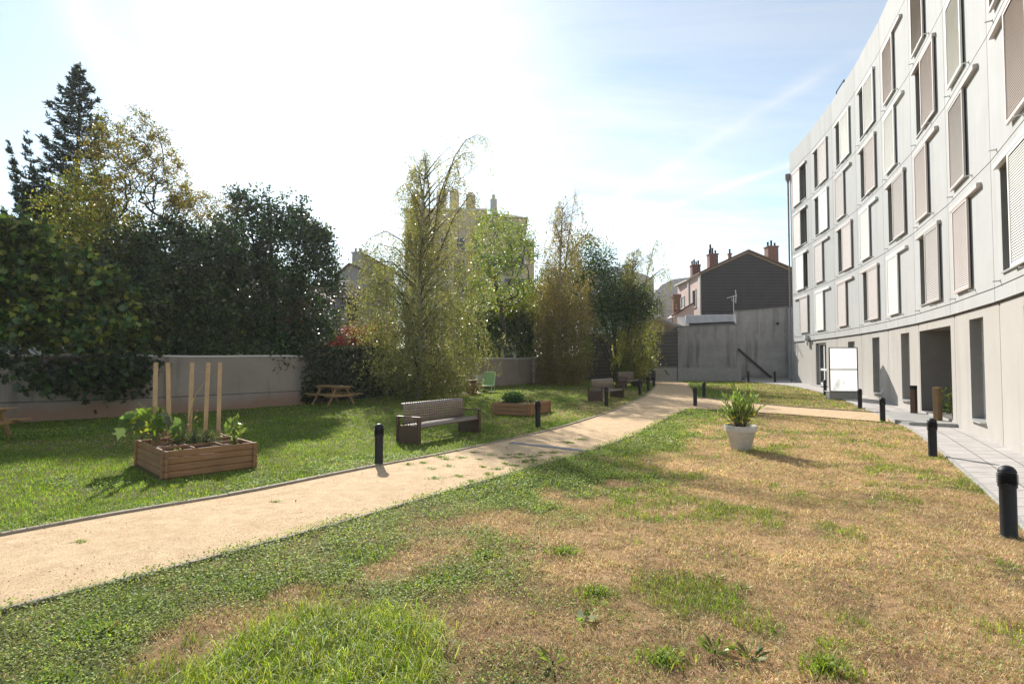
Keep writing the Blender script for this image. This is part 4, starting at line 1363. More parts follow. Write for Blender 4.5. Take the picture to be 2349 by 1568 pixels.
# ------------------------------------------------------------------ spool table, lounger and chairs
c = gp(1081, 903)
t = thing('cable_spool', 'wooden cable spool used as a garden table', 'table', c, .3)
for z, rr, nm in ((.03, .5, 'base_disc'), (.66, .36, 'top_disc')):
    mb = MB(); mb.lathe([(0, z - .025), (rr, z - .025), (rr + .005, z), (rr, z + .025), (0, z + .025)], 36); mb.build(nm, M_SPOOL, t)
mb = MB()
for k in range(22):
    a = 2 * PI * k / 22; mb.bbox((math.cos(a) * .25, math.sin(a) * .25, .345), (.03, .066, .58), .004, a)
mb.build('drum', M_SPOOL, t)
c = gp(1118, 899)
t = thing('sun_lounger', 'green mesh sun lounger with raised back beside the cable spool', 'lounger', c, math.radians(-8))
mb = MB()
for x in (-.3, .3):
    mb.tube([(x, -.55, .34), (x, .35, .34), (x, .72, 1.02)], .018, 8)
    for y in (-.5, .3): mb.tube([(x, y, .34), (x * 1.02, y + (.05 if y > 0 else -.03), 0)], .016, 8)
    mb.tube([(x, .1, .36), (x, .2, .56), (x, .5, .62)], .014, 8)
for y in (-.55, .3): mb.tube([(-.3, y, .34), (.3, y, .34)], .016, 8)
mb.tube([(-.3, -.5, .14), (.3, -.5, .14)], .013, 8); mb.tube([(-.3, .72, 1.02), (.3, .72, 1.02)], .018, 8)
mb.build('frame', M_GREENM, t, True)
mb = MB()
def strip(ptsA):
    for (a, b) in zip(ptsA[:-1], ptsA[1:]): mb.quad((-.285, *a), (.285, *a), (.285, *b), (-.285, *b))
strip([(-.53, .355), (-.1, .338), (.33, .35), (.36, .375)])
mb.build('seat_fabric', M_GREEN, t)
mb = MB(); strip([(.36, .375), (.5, .63), (.6, .82), (.7, 1.0)]); mb.build('back_fabric', M_GREEN, t)

def folding_chair(c, rz, label):
    t = thing('folding_chair', label, 'chair', c, rz, 'folding metal chairs around the spool')
    mb = MB()
    for x in (-.22, .22):
        mb.tube([(x, -.25, 0), (x, .22, .86)], .013, 7); mb.tube([(x, .28, 0), (x, -.22, .45)], .013, 7)
    mb.tube([(-.22, -.22, .45), (.22, -.22, .45)], .012, 7); mb.tube([(-.22, .2, .1), (.22, .2, .1)], .012, 7)
    mb.build('frame', M_CHAIRM, t, True)
    mb = MB()
    for k in range(6): mb.bbox((0, -.2 + .07 * k, .455), (.42, .055, .012), .002)
    mb.build('seat', M_CHAIRM, t)
    mb = MB()
    for k in range(3): mb.bbox((0, .1 + .045 * k, .63 + .085 * k), (.43, .012, .06), .002)
    mb.build('backrest', M_CHAIRM, t)
    return t
fc = folding_chair(gp(1048, 908), 1.9, 'pale metal folding chair half hidden by the big birch')
p = gp(1098, 896); dup(fc, p, .25, 'pale metal folding chair behind the cable spool')

# ------------------------------------------------------------------ glazed screen by the facade
a, b = gp(1909, 916), gp(1964, 917)
c = (a + b) / 2; c.z = float(gz(c.y))
t = thing('glazed_screen', 'tall white glazed screen with two panes on a low grey base', 'screen', c, -.03)
W = 1.2
mb = MB(); mb.bbox((.0, .17, .12), (W + .03, .3, .46), .008); mb.build('base_block', M_CONC, t)
fr = MB(); zb, zt = .37, 2.28
for x in (-W / 2, W / 2): fr.bbox((x, 0, (zb + zt) / 2), (.035, .05, zt - zb), .003)
for z in (zb, (zb + zt) / 2, zt): fr.bbox((0, 0, z), (W - .036, .045, .032), .003)
fr.bbox((W / 2, 1.08, (zb + zt) / 2), (.035, .035, zt - zb), .003)
fr.bbox((W / 2, .54, zt), (.03, 1.05, .03), .003)
fr.build('frame', M_BLACK, t)
for z0, z1 in ((zb + .02, (zb + zt) / 2 - .02), ((zb + zt) / 2 + .02, zt - .02)):
    g = MB(); g.box((0, 0, (z0 + z1) / 2), (W - .04, .012, z1 - z0)); g.build('white_pane', M_BOARD, t)
    g = MB(); g.box((W / 2, .54, (z0 + z1) / 2), (.01, 1.03, z1 - z0)); g.build('clear_pane', M_CLEAR, t)
mb = MB(); mb.bbox((0, .2, .363), (W + .06, .5, .012), .003); mb.build('ledge', M_SILL, t)

# ------------------------------------------------------------------ posts by the passage
p = gp(2097, 953); p.z = .13 + float(gz(15))
t = thing('ashtray_post', 'square rust brown post with black head left of the passage', 'post', p, .4)
mb = MB(); mb.bbox((0, 0, .4), (.15, .15, .8), .005); mb.build('post', M_RUSTPOST, t)
mb = MB(); mb.bbox((0, 0, .86), (.155, .155, .12), .006); mb.build('head', M_BLACK, t)
p = gp(2152, 973); p.z = .13 + float(gz(15))
t = thing('wooden_post', 'stout pale wooden post at the right side of the passage', 'post', p, .35)
mb = MB(); mb.bbox((0, 0, .47), (.2, .14, .94), .006); mb.build('timber', M_POST, t)
mb = MB(); mb.bbox((0, 0, .95), (.21, .15, .02), .003); mb.build('cap', M_TABLE, t)
p = fac(5, 2.75, .13 + float(gz(15)), -.25)
bushlet('passage_shrub', 'leafy potted shrub inside the passage behind the wooden post', p, 260, .1, (.34, .3, .9), [(.07, .11, .035), (.13, .17, .05), (.05, .08, .025)], OVAL, cat='shrub')

# ------------------------------------------------------------------ weeds on the path and rosettes in the field
def tuft(loc, n, h, rad, seed, name, label, group, pal=PAL_GREEN):
    rr = np.random.default_rng(seed)
    a = rr.uniform(0, 2 * PI, n); q = rad * np.minimum(np.abs(rr.normal(0, .5, n)), .95)
    base = np.stack([np.cos(a) * q * 1.5, np.sin(a) * q, np.zeros(n)], 1)
    o = blades(name, base, rr.uniform(h * .5, h, n), .007, rr.uniform(.6, 1.3, n), pick(pal, n, rr), M_GRASS, rr)
    o.location = loc
    return tag(o, label, 'weed', group)


WT = [(938, 1068), (970, 1064), (1010, 1050), (1050, 1036), (1025, 1056), (1080, 1107), (1108, 1074), (1053, 1095), (1125, 1046), (1150, 1053), (1165, 1046), (1188, 1052), (1195, 1045),
      (1215, 1050), (1240, 1047), (1248, 1041), (1205, 1062), (1160, 1066), (1300, 1016), (1310, 1018), (1120, 1090), (1085, 1040), (632, 1155), (185, 1248), (1030, 1072), (1100, 1056), (1140, 1078), (1180, 1070), (1225, 1058), (1270, 1040), (1060, 1052), (990, 1078), (1000, 1100), (1330, 1010)]
protos = [tuft((0, 0, -5), 70, .07, .07, 40 + k, 'path_weed', 'w', 'weeds growing through the sandy path') for k in range(4)]
used = [False] * 4
for k, p in enumerate(WT):
    q = gp(*p); q.z += .02
    o = protos[k % 4]
    if used[k % 4]: o = o.copy(); COL.objects.link(o)
    used[k % 4] = True
    o.location = q; s = r.uniform(.9, 1.9); o.scale = (s, s, r.uniform(.6, 1.0)); o.rotation_euler = (0, 0, r.uniform(-.5, .5))
    o['label'] = 'small green weed tuft growing through the sandy path'


def rosette(px, py, n, size, label, pal, up=.6, tpl=LONG):
    q = gp(px, py); t = thing('weed_rosette', label, 'weed', q, 0, 'broad leaved weeds in the dry field')
    an = np.arange(n) * 2.4 + r.uniform(0, 6); al = np.stack([np.cos(an), np.sin(an), np.full(n, up)], 1) * 3
    leaves('leaves', np.stack([np.cos(an) * .02, np.sin(an) * .02, np.full(n, .015)], 1), r.uniform(size * .7, size * 1.2, n), tpl, pick(pal, n, r), M_LEAF, t, r, along=al, jitter=.25)
    mb = MB(); mb.tube([(0, 0, -.02), (0, 0, .03)], [.008, .006], 6); mb.build('crown_stem', M_BARK, t)
    return t


W_ = [(.16, .22, .06), (.12, .18, .05), (.22, .26, .08)]
WIDE = (np.array([(0, 0, 0), (.05, .3, .05), (.085, .62, .05), (0, 1, -.12), (-.085, .62, .05), (-.05, .3, .05)]), [(0, 1, 4, 5), (1, 2, 3, 4)])
rosette(1345, 1424, 9, .085, 'small weed with whitish grey felted leaves near the picture bottom', [(.5, .52, .46), (.2, .27, .09), (.46, .48, .42)], .5, OVAL)
rosette(1640, 1500, 20, .13, 'spiky bright green weed at the bottom, right of the lush patch', W_, .7, WIDE)
rosette(1725, 1515, 15, .11, 'spiky weed just right of the biggest spiky one at the bottom', W_, .6, WIDE)
rosette(1268, 1525, 11, .1, 'upright weed beside the lush grass at its lower right corner', W_, .9, WIDE)
rosette(1640, 1330, 13, .09, 'low flat weed in the dry field above the spiky ones', W_, .3, WIDE)
rosette(1700, 1350, 11, .07, 'small pale weed right of the low flat weed', W_, .3, WIDE)
for (px, py, n, h, rad, lab) in ((1365, 1362, 260, .15, .13, 'bright green grass clump left of centre in the dry field'),
                                 (1895, 1535, 300, .17, .16, 'green grass clump at the bottom right of the dry field'),
                                 (1520, 1515, 240, .15, .14, 'green grass clump right of the whitish weed'),
                                 (1295, 1268, 260, .15, .14, 'pale green grass clump in front of the clover edge'),
                                 (1110, 1275, 200, .12, .12, 'small grass clump between clover and dry grass'),
                                 (235, 1450, 320, .17, .2, 'loose grass clump near the left bottom corner'),
                                 (820, 1062, 160, .16, .12, 'weedy clump left of the bollard by the near bench'),
                                 (1445, 1125, 300, .12, .3, 'wide green grass clump in the middle of the field'),
                                 (1260, 1165, 280, .13, .22, 'green grass clump near the right path edge')):
    tuft(gp(px, py), int(n * .95), h * .75, min(rad, .2), px, 'grass_clump', lab, 'grass clumps in the dry field', PAL_LUSH + PAL_GREEN)
# ------------------------------------------------------------------ garden wall on the left
def wall_run(name, P, z_top, th, mat, label, cope=None, group=None, plinth=None):
    t = thing(name, label, 'wall', (P[0].x, P[0].y, 0), 0, group)
    off = (P[0].x, P[0].y, 0)
    mb = MB(); cp = MB(); pl = MB()
    n_out = []
    for i in range(len(P) - 1):
        d = (P[i + 1] - P[i]); d.z = 0; d.normalize(); n_out.append(Vector((d.y, -d.x, 0)))
    pn = [n_out[0]] + [(n_out[i] + n_out[i + 1]).normalized() for i in range(len(n_out) - 1)] + [n_out[-1]]
    for i in range(len(P) - 1):
        a, b = P[i], P[i + 1]; za, zb_ = z_top[i], z_top[i + 1]
        A = lambda p, n, o, z: (p.x + n.x * o, p.y + n.y * o, z)
        k0, k1 = pn[i], pn[i + 1]
        mb.hexa([A(a, k0, 0, -.3), A(b, k1, 0, -.3), A(b, k1, -th, -.3), A(a, k0, -th, -.3), A(a, k0, 0, za), A(b, k1, 0, zb_), A(b, k1, -th, zb_), A(a, k0, -th, za)])
        if cope: cp.hexa([A(a, k0, .035, za + .002), A(b, k1, .035, zb_ + .002), A(b, k1, -th - .035, zb_ + .002), A(a, k0, -th - .035, za + .002), A(a, k0, .02, za + .06), A(b, k1, .02, zb_ + .06), A(b, k1, -th - .02, zb_ + .06), A(a, k0, -th - .02, za + .06)])
        if plinth:
            g0, g1 = float(gz(a.y)), float(gz(b.y))
            pl.hexa([A(a, k0, .045, -.3), A(b, k1, .045, -.3), A(b, k1, .003, -.3), A(a, k0, .003, -.3), A(a, k0, .04, g0 + plinth * (1 - .3 * i / len(P))), A(b, k1, .04, g1 + plinth * (1 - .3 * (i + 1) / len(P))), A(b, k1, .003, g1 + plinth * (1 - .3 * (i + 1) / len(P)) + .02), A(a, k0, .003, g0 + plinth * (1 - .3 * i / len(P)) + .02)])
    mb.build('wall_face', mat, t, False, off)
    if cope: cp.build('coping', cope, t, False, off)
    if plinth:
        pl.build('plinth', mat, t, False, off)
        ck = MB(); m_ = int((len(P) - 1) * .62)  # flat dark strip in place of an open, shadowed crack above the plinth
        for i in range(m_):
            a, b = P[i], P[i + 1]; k0, k1 = pn[i], pn[i + 1]; A = lambda p, n, o, z: (p.x + n.x * o, p.y + n.y * o, z)
            za, zb_ = float(gz(a.y)) + plinth * (1 - .3 * i / len(P)) + .021, float(gz(b.y)) + plinth * (1 - .3 * (i + 1) / len(P)) + .021
            ck.quad(A(a, k0, .006, za - .012), A(b, k1, .006, zb_ - .012), A(b, k1, .006, zb_ + .02), A(a, k0, .006, za + .02))
        ck.build('crack_line', M_DARKGAP, t, False, off)
    return t


def sub(P, n=5):
    out = []
    for a, b in zip(P[:-1], P[1:]):
        for k in range(n): out.append(a.lerp(b, k / n))
    return out + [P[-1]]


gw1 = sub(GW[:6]); wall_run('garden_wall', gw1, [2.03 + .02 * math.sin(i) for i in range(len(gw1))], .22, M_GARDENWALL, 'rendered garden wall with pale coping under the dark trees on the left', M_TRIM, None, .62)
gw2 = sub([GW[5] + Vector((.25, .25, 0)), GW[6]], 3); wall_run('garden_wall', gw2, [2.1] * len(gw2), .22, M_GARDENWALL, 'short stretch of garden wall hidden behind the brown birch', M_TRIM)

# ivy hanging over the wall behind the picnic table
r = np.random.default_rng(9)
A_, B_ = GW[3] + Vector((.0, -.0, 0)), GW[3].lerp(GW[4], .62)
d = (B_ - A_); L = Vector((d.x, d.y, 0)).length; d = Vector((d.x, d.y, 0)).normalized(); nn = Vector((d.y, -d.x, 0))
t = thing('ivy', 'dark ivy covering the garden wall behind the picnic table', 'ivy', (A_.x, A_.y, 0))
n = 9000; s = r.uniform(-.3, L, n); z = r.uniform(.05, 2.35, n); o_ = .06 + .34 * fnoise(s, z, .8, 3) * np.clip(z / 1.2, .4, 1) + r.uniform(-.05, .07, n)
top = r.uniform(0, 1, n) < .2; o_ = np.where(top, r.uniform(-.5, .35, n), o_); z = np.where(top, 2.1 + .3 * fnoise(s, o_, .6, 4), z) + float(gz(24))
P = np.stack([d.x * s + nn.x * o_, d.y * s + nn.y * o_, z], 1)
leaves('leaves', P, r.uniform(.07, .13, n), ROUND, pick([(.03, .05, .018), (.04, .065, .022), (.025, .04, .015), (.06, .08, .025)], n, r, .25), M_GLOSSY, t, r, along=(nn.x * .5, nn.y * .5, -.8))
mb = MB()
for k in range(14):
    s0 = r.uniform(0, L); pts = [(d.x * (s0 + r.normal(0, .25) * q) + nn.x * .05, d.y * (s0 + r.normal(0, .1) * q) + nn.y * .05, .1 + q * .55) for q in range(5)]
    mb.tube(pts, [.02, .018, .014, .01, .006], 5)
mb.build('stems', M_BARK, t)

# ------------------------------------------------------------------ end of the garden: high stained walls
YW = 41.5
def bx_wall(name, label, x0, x1, z1a, z1b, y, th, mat, cap=None):
    t = thing(name, label, 'wall', (x0, y, 0))
    mb = MB(); W = x1 - x0
    mb.hexa([(0, 0, -.2), (W, 0, -.2), (W, th, -.2), (0, th, -.2), (0, 0, z1a), (W, 0, z1b), (W, th, z1b), (0, th, z1a)])
    mb.build('wall_face', mat, t)
    if cap:
        mb = MB(); e = .05
        mb.hexa([(-e, -e, z1a + .002), (W + e, -e, z1b + .002), (W + e, th + e, z1b + .002), (-e, th + e, z1a + .002), (-e, -e, z1a + .07), (W + e, -e, z1b + .07), (W + e, th + e, z1b + .07), (-e, th + e, z1a + .07)])
        mb.build('capping', cap, t)
    return t
zt = lambda py: at(1700, py, YW).z
xx = lambda px: at(px, 850, YW).x
gwr = bx_wall('high_wall', 'tall grey stained wall with a slanting dark pipe at the end of the garden', xx(1690), xx(1808), zt(714), zt(704.5), YW - .02, .4, M_GREYWALL, M_CONCDARK)
pp0, pp1 = at(1692, 800, YW), at(1772, 869, YW)
mb = MB(); o0 = Vector((xx(1690), YW - .02, 0))
mb.bar(Vector((pp0.x, YW - .12, pp0.z)) - o0, Vector((pp1.x, YW - .12, pp1.z)) - o0, .12, .13)
mb.build('slanting_pipe', M_DARKGAP, gwr)
mb = MB(); q = at(1783, 742, YW); mb.lathe([(0, -.02), (.12, -.02), (.12, .02), (0, .02)], 12, (0, 0, 0)); v2 = MB(); v2.add([(p[0] + q.x - o0.x, -.03 + p[2], p[1] + q.z) for p in mb.v], mb.f); v2.build('vent_cover', M_DARKGAP, gwr)
bx_wall('high_wall', 'lower grey stained wall under the corrugated metal roof', xx(1556), xx(1690) - .01, zt(750), zt(745), YW, .4, M_GREYWALL, M_CONCDARK)
bx_wall('high_wall', 'dark block wall behind the birches at the end of the garden', xx(1330), xx(1556) - .01, zt(768), zt(762), YW + .03, .4, M_DARKWALL, M_CONCDARK)
bx_wall('high_wall', 'pale blue side wall squeezed between grey wall and facade', xx(1808) + .02, xx(1808) + 3, zt(704.5) - .05, zt(704.5) - .05, YW - 2.6, 3, M_PALEBLUE)
# kerb at the foot
mb = MB(); mb.bbox(((xx(1700) + xx(1808)) / 2, YW - .35, .5), (xx(1808) - xx(1700), .5, .2), .02); tag(mb.build('wall_kerb', M_CONC), 'low pale kerb along the foot of the high wall', 'kerb', kind='structure')

# low ramp wall
YR = 38.6
xr_ = lambda px: at(px, 860, YR).x
zr = at(1600, 842, YR).z
t = thing('ramp_wall', 'low concrete wall with handrail at the end of the path', 'low wall', (xr_(1506), YR, 0))
W1 = xr_(1555) - xr_(1506); W2 = xr_(1701) - xr_(1506)
mb = MB(); mb.bbox(((W1 + W2) / 2, .1, (zr - .1) / 2 + .05), (W2 - W1, .2, zr - .1), .01); mb.bbox((W2 - .1, 1.3, (zr - .1) / 2 + .05), (.2, 2.2, zr - .1), .01); mb.build('main_face', M_RAMP, t)
mb = MB(); mb.bbox((W1 / 2 - .01, .22, (zr - .1) / 2 + .05), (W1, .2, zr - .1), .01); mb.build('recessed_face', M_RAMP, t)
mb = MB(); mb.bbox(((W1 + W2) / 2, .1, zr + .012), (W2 - W1 + .04, .24, .02), .004); mb.bbox((W1 / 2, .22, zr + .012), (W1, .24, .02), .004); mb.build('capping', M_CONC, t)
mb = MB(); mb.tube([(.55, .12, 1.2), (.6, .05, 1.3), (.85, .02, .95), (.95, .06, .9)], .022, 7); mb.tube([(.7, .12, 1.0), (.72, .04, 1.12)], .018, 6); mb.build('handrail', M_BLACK, t, True)

# shed with corrugated roof behind the wall
p0, p1 = at(1571, 747, YW + .35), at(1687, 742, YW + .35)
q0, q1 = at(1572, 724, YW + 2.6), at(1687, 722, YW + 2.6)
t = thing('corrugated_shed', 'lean-to with a pale corrugated metal roof above the grey wall', 'shed', (p0.x, YW, 0))
mb = MB(); nW = 44
A, B, C_, D = [v - Vector((p0.x, YW, 0)) for v in (p0, p1, q1, q0)]
for v in (A, B): v.z += .12
for k in range(nW * 2):
    t0, t1 = k / (nW * 2), (k + 1) / (nW * 2)
    h0 = .075 if k % 2 else 0; h1 = .075 - h0
    z0, z1 = Vector((0, 0, h0)), Vector((0, 0, h1))
    mb.quad(A.lerp(B, t0) + z0, A.lerp(B, t1) + z1, D.lerp(C_, t1) + z1, D.lerp(C_, t0) + z0)
mb.build('roof_sheet', M_ZINC, t)
mb = MB(); mb.hexa([(A.x + .1, .5, 3), (B.x - .1, .5, 3), (B.x - .1, D.y, 3), (A.x + .1, D.y, 3), (A.x + .1, .5, A.z - .1), (B.x - .1, .5, B.z - .1), (B.x - .1, D.y, D.z - .1), (A.x + .1, D.y, D.z - .1)]); mb.build('shed_wall', M_HOUSE, t)

# aerial on the wall
p = at(1683, 716, YW + .3)
t = thing('tv_aerial', 'white television aerial on a thin mast above the wall', 'aerial', (p.x, p.y, zt(716)))
mb = MB(); mb.tube([(0, 0, -.1), (0, 0, 1.25)], .025, 7); mb.build('mast', M_WFRAME, t)
mb = MB(); mb.tube([(-.5, 0, 1.12), (.25, 0, 1.34)], .022, 6)
for k in range(6): mb.tube([(-.45 + k * .11, -.16, 1.135 + k * .032), (-.45 + k * .11, .16, 1.135 + k * .032)], .012, 5)
mb.tube([(.17, 0, .75), (.2, 0, 1.35), (.16, 0, 1.75)], .03, 6); mb.tube([(.05, 0, 1.1), (.1, 0, .9), (-.1, 0, .9), (-.15, 0, 1.1)], .015, 5)
mb.build('antenna', M_WFRAME, t)

# ------------------------------------------------------------------ house with the dark gable
YG = 48.0
g = lambda px, py, Y=YG: at(px, py, Y)
eL, eR, pk = g(1608, 626), g(1813, 617), g(1714.5, 577)
loc = Vector((eL.x, YG, 0)); DEP = 7.5
t = thing('gabled_house', 'house with a dark slate-hung gable and pink side wall', 'house', loc)
V = lambda x, y, z: (x - loc.x, y, z)
mb = MB(); ins = .25
mb.add([V(eL.x, 0, 0), V(eR.x + 1, 0, 0), V(eR.x + 1, 0, eR.z - .6), V(pk.x, 0, pk.z), V(eL.x, 0, eL.z)], [(0, 1, 2, 3, 4)])
mb.build('gable_wall', M_SLATE, t)
lx = lambda k: eL.x + .02 + k * 0
mb = MB(); mb.quad(V(eL.x, 0, 0), V(eL.x + .2, DEP, 0), V(eL.x + .2, DEP, eL.z), V(eL.x, 0, eL.z)); mb.quad(V(eL.x + .2, DEP, 0), V(eR.x + 1, DEP, 0), V(eR.x + 1, DEP, eR.z), V(eL.x + .2, DEP, eL.z)); mb.build('side_wall', M_PINK, t)
mb = MB(); e = .28
def roofside(a, b, zo):
    A0 = Vector(V(a.x, -e, a.z)); A1 = Vector(V(a.x + (.2 if a is eL else 0), DEP, a.z)); B0 = Vector(V(b.x, -e, b.z)); B1 = Vector(V(b.x, DEP, b.z))
    k = (A0 - B0) * .06; A0 += k; A1 += k; up_ = Vector((0, 0, .16))
    mb.hexa([A0, A1, B1, B0, A0 + up_, A1 + up_, B1 + up_, B0 + up_])
eR2 = Vector((eR.x + 1, eR.y, eR.z - .45))
roofside(eL, pk, 0); roofside(eR2, pk, 0)
mb.build('roof', M_TILE, t)
mb = MB(); mb.bar(V(eL.x - .2, -.05, eL.z - .1), V(pk.x, -.05, pk.z - .02), .06, .2); mb.bar(V(eR2.x, -.05, eR2.z - .06), V(pk.x, -.05, pk.z - .02), .06, .2); mb.build('verge_board', surf('pale_verge', (.4, .3, .2), (.3, .22, .15), 6, .8), t)
mb = MB(); mb.bbox(V(eL.x - .02, .3, eL.z / 2), (.14, .5, eL.z), .02); mb.bbox(V(eL.x + .04, 3.6, eL.z / 2), (.1, .3, eL.z), .02); mb.bbox(V(eL.x, DEP / 2, eL.z - .1), (.3, DEP, .16), .02); mb.build('trim', M_TRIM, t)
for (y, z) in ((1.9, 7.6), (1.9, 4.2), (5.6, 7.4), (5.6, 4.0)):
    mb = MB(); xw = eL.x + .2 * y / DEP
    for dz in (-.8, .8): mb.bbox(V(xw - .04, y, z + dz), (.1, 1.0, .12), .01)
    for dy in (-.45, .45): mb.bbox(V(xw - .03, y + dy, z), (.08, .12, 1.48), .01)
    f = mb.build('window', M_TRIM, t); mb = MB(); mb.box(V(xw - .012, y, z), (.02, .78, 1.48)); mb.build('pane', M_GLASS, f)
def chimney(t, V, x, y, z0, z1, w, d, pots, mat=M_BRICK):
    mb = MB(); mb.bbox(V(x, y, (z0 + z1) / 2), (w, d, z1 - z0), .015); mb.bbox(V(x, y, z1 + .06), (w + .12, d + .12, .118), .015); c = mb.build('chimney', mat, t)
    for k in range(pots):
        mb = MB(); hh = [.35, .5, .28, .4][k % 4] if pots < 9 else .3; xx_ = x - w / 2 + w * (k + .5) / pots
        mb.lathe([(.09, 0), (.085, hh), (.11, hh + .02), (.1, hh + .06), (0, hh + .07)], 10, V(xx_, y, z1 + .12)); mb.build('chimney_pot', M_BLACK if mat is M_BRICK else mat, c)
    return c
q0, q1 = g(1577, 614, YG + 6.2), g(1596, 642, YG + 6.2); chimney(t, V, (q0.x + q1.x) / 2 + .1, 5.4, 8.6, q0.z, q1.x - q0.x, .7, 4)
q0, q1 = g(1622, 587, YG + 2.5), g(1642, 625, YG + 2.5); c = chimney(t, V, (q0.x + q1.x) / 2, 2.2, 9, q0.z, q1.x - q0.x, .7, 3)
mb = MB(); mb.tube([V(q0.x + .2, 2.2, q0.z), V(q0.x + .2, 2.2, q0.z + 1.0)], .09, 8); mb.build('flue_pipe', M_BLACK, c)
q0, q1 = g(1754, 570, YG + 2.5), g(1778, 605, YG + 2.5); chimney(t, V, (q0.x + q1.x) / 2, 2.2, 9.5, q0.z, q1.x - q0.x, .8, 3)
q0, q1 = g(1671, 584, YG + 4), g(1677, 598, YG + 4); chimney(t, V, (q0.x + q1.x) / 2, 4, 10, q0.z, .25, .3, 1)

# annexe with sloped roof left of the shed, and a plain roof in front of it
t = thing('wall_lean_to', 'low gable with a pale sloping verge behind the dark wall', 'outbuilding', (0, YW + .5, 0))
a, b, c = g(1400, 770, YW + .6), g(1580, 757, YW + .6), g(1508, 730, YW + .6)
mb = MB(); mb.add([(a.x, .1, 2), (b.x - .25, .1, 2), (b.x - .25, .1, b.z), (c.x, .1, c.z), (a.x, .1, a.z)], [(0, 1, 2, 3, 4)]); mb.build('gable_wall', surf('tan_render', (.34, .27, .2), (.28, .22, .165), 3, .9), t)
mb = MB(); mb.bar((c.x - .1, -.15, c.z + .05), (b.x + .1, -.15, b.z), .3, .14); mb.bar((c.x + .1, -.15, c.z + .05), (a.x - .1, -.15, a.z + .05), .3, .14); mb.build('verge', M_PALE, t)
t = thing('tiled_annexe', 'small tan annexe with orange tiled edge beside the pink wall', 'outbuilding', (0, YG - 1, 0))
a, b = g(1543, 727, YG - 1), g(1568, 700, YG - 1)
mb = MB(); mb.add([(a.x, 0, 3), (b.x + .9, 0, 3), (b.x + .9, 0, b.z + .1), (a.x, 0, a.z)], [(0, 1, 2, 3)]); mb.quad((a.x, 0, a.z), (b.x + .9, 0, b.z + .1), (b.x + .9, 3, b.z + .1), (a.x, 3, a.z)); mb.build('wall_face', M_PINK, t)
mb = MB(); mb.bar((a.x - .1, -.1, a.z + .08), (b.x + .8, -.1, b.z + .16), .3, .16); mb.build('tile_edge', M_TILE, t)
mb = MB(); q = g(1552, 695, YG - .5); mb.bbox((q.x, .6, q.z - .6), (.62, .5, 2.2), .02); mb.bbox((q.x, .6, q.z + .62), (.75, .6, .3), .03); mb.build('chimney', M_BRICK, t)

# ------------------------------------------------------------------ far buildings
def box_building(name, label, px0, px1, py_top, Y, dep, mat, cat='building'):
    a, b = at(px0, py_top, Y), at(px1, py_top, Y)
    t = thing(name, label, cat, (a.x, Y, 0)); W = b.x - a.x
    mb = MB(); mb.hexa([(0, 0, -.3), (W, 0, -.3), (W, dep, -.3), (0, dep, -.3), (0, 0, a.z), (W, 0, a.z), (W, dep, a.z), (0, dep, a.z)]); mb.build('wall_face', mat, t)
    return t, a, W


def add_window(t, x, z, w, h, y=0, key=M_TRIM):
    mb = MB(); b_ = .09
    mb.bbox((x, y - .03, z - h / 2 - b_ / 2), (w + .3, .14, b_), .01); mb.bbox((x, y - .02, z + h / 2 + b_ / 2), (w + .16, .1, b_), .01)
    for s in (-1, 1): mb.bbox((x + s * (w / 2 + b_ / 2), y - .02, z), (b_, .08, h), .01)
    f = mb.build('window', key, t); mb = MB(); mb.box((x, y - .005, z), (w, .012, h)); mb.build('pane', M_GLASS, f); return f


YA = 78
t, a, W = box_building('apartment_block', 'tall beige apartment block with four chimneys behind the big birch', 930, 1112, 484, YA, 14, M_APART)
mb = MB(); mb.bbox((W / 2, 7, a.z + .15), (W + .6, 14.6, .3), .03); mb.build('roof', M_TRIM, t)
for x0, x1, yt in ((945, 960, 452), (1003, 1023, 440), (1033, 1052, 440), (1070, 1090, 448)):
    q0, q1 = at(x0, yt, YA + 2), at(x1, yt, YA + 2)
    mb = MB(); w = q1.x - q0.x; mb.bbox(((q0.x + q1.x) / 2 - a.x, 2, (a.z + q0.z) / 2), (w, 1.6, q0.z - a.z), .03); mb.bbox(((q0.x + q1.x) / 2 - a.x, 2, q0.z + .1), (w * .6, 1.2, .4), .03); mb.build('chimney', M_APART, t)
for k in range(6):
    for j in range(5): add_window(t, W * (j + .5) / 5, 3 + k * 3.15, 1.1, 1.7)
t, a, W = box_building('apartment_block', 'beige apartment block with a stepped right side and one chimney', 1100, 1206, 500, YA - 4, 14, M_APART)
a2 = a
mb = MB(); p = at(1200, 490, YA - 4)
e = .3; zr_ = a.z
mb.add([(-e, -e, zr_), (W + e, -e, zr_), (W + e, 14, zr_), (-e, 14, zr_), (1.2, 4, zr_ + 1.7), (W - 3.2, 4, zr_ + 1.7), (W - 3.2, 10, zr_ + 1.7), (1.2, 10, zr_ + 1.7)], [(0, 1, 5, 4), (1, 2, 6, 5), (2, 3, 7, 6), (3, 0, 4, 7), (4, 5, 6, 7)]); mb.build('roof', M_TILE, t)
q0, q1 = at(1125, 458, YA), at(1140, 458, YA)
mb = MB(); mb.bbox(((q0.x + q1.x) / 2 - a.x, 4, (zr_ + q0.z) / 2), (q1.x - q0.x, 1, q0.z - zr_), .03); mb.tube([((q0.x + q1.x) / 2 - a.x, 4, q0.z), ((q0.x + q1.x) / 2 - a.x, 4, q0.z + .7)], .25, 8); mb.build('chimney', M_PALE, t)
for k in range(5):
    for j in range(4): add_window(t, W * (j + .5) / 4, 3 + k * 3.1, 1.1, 1.7)
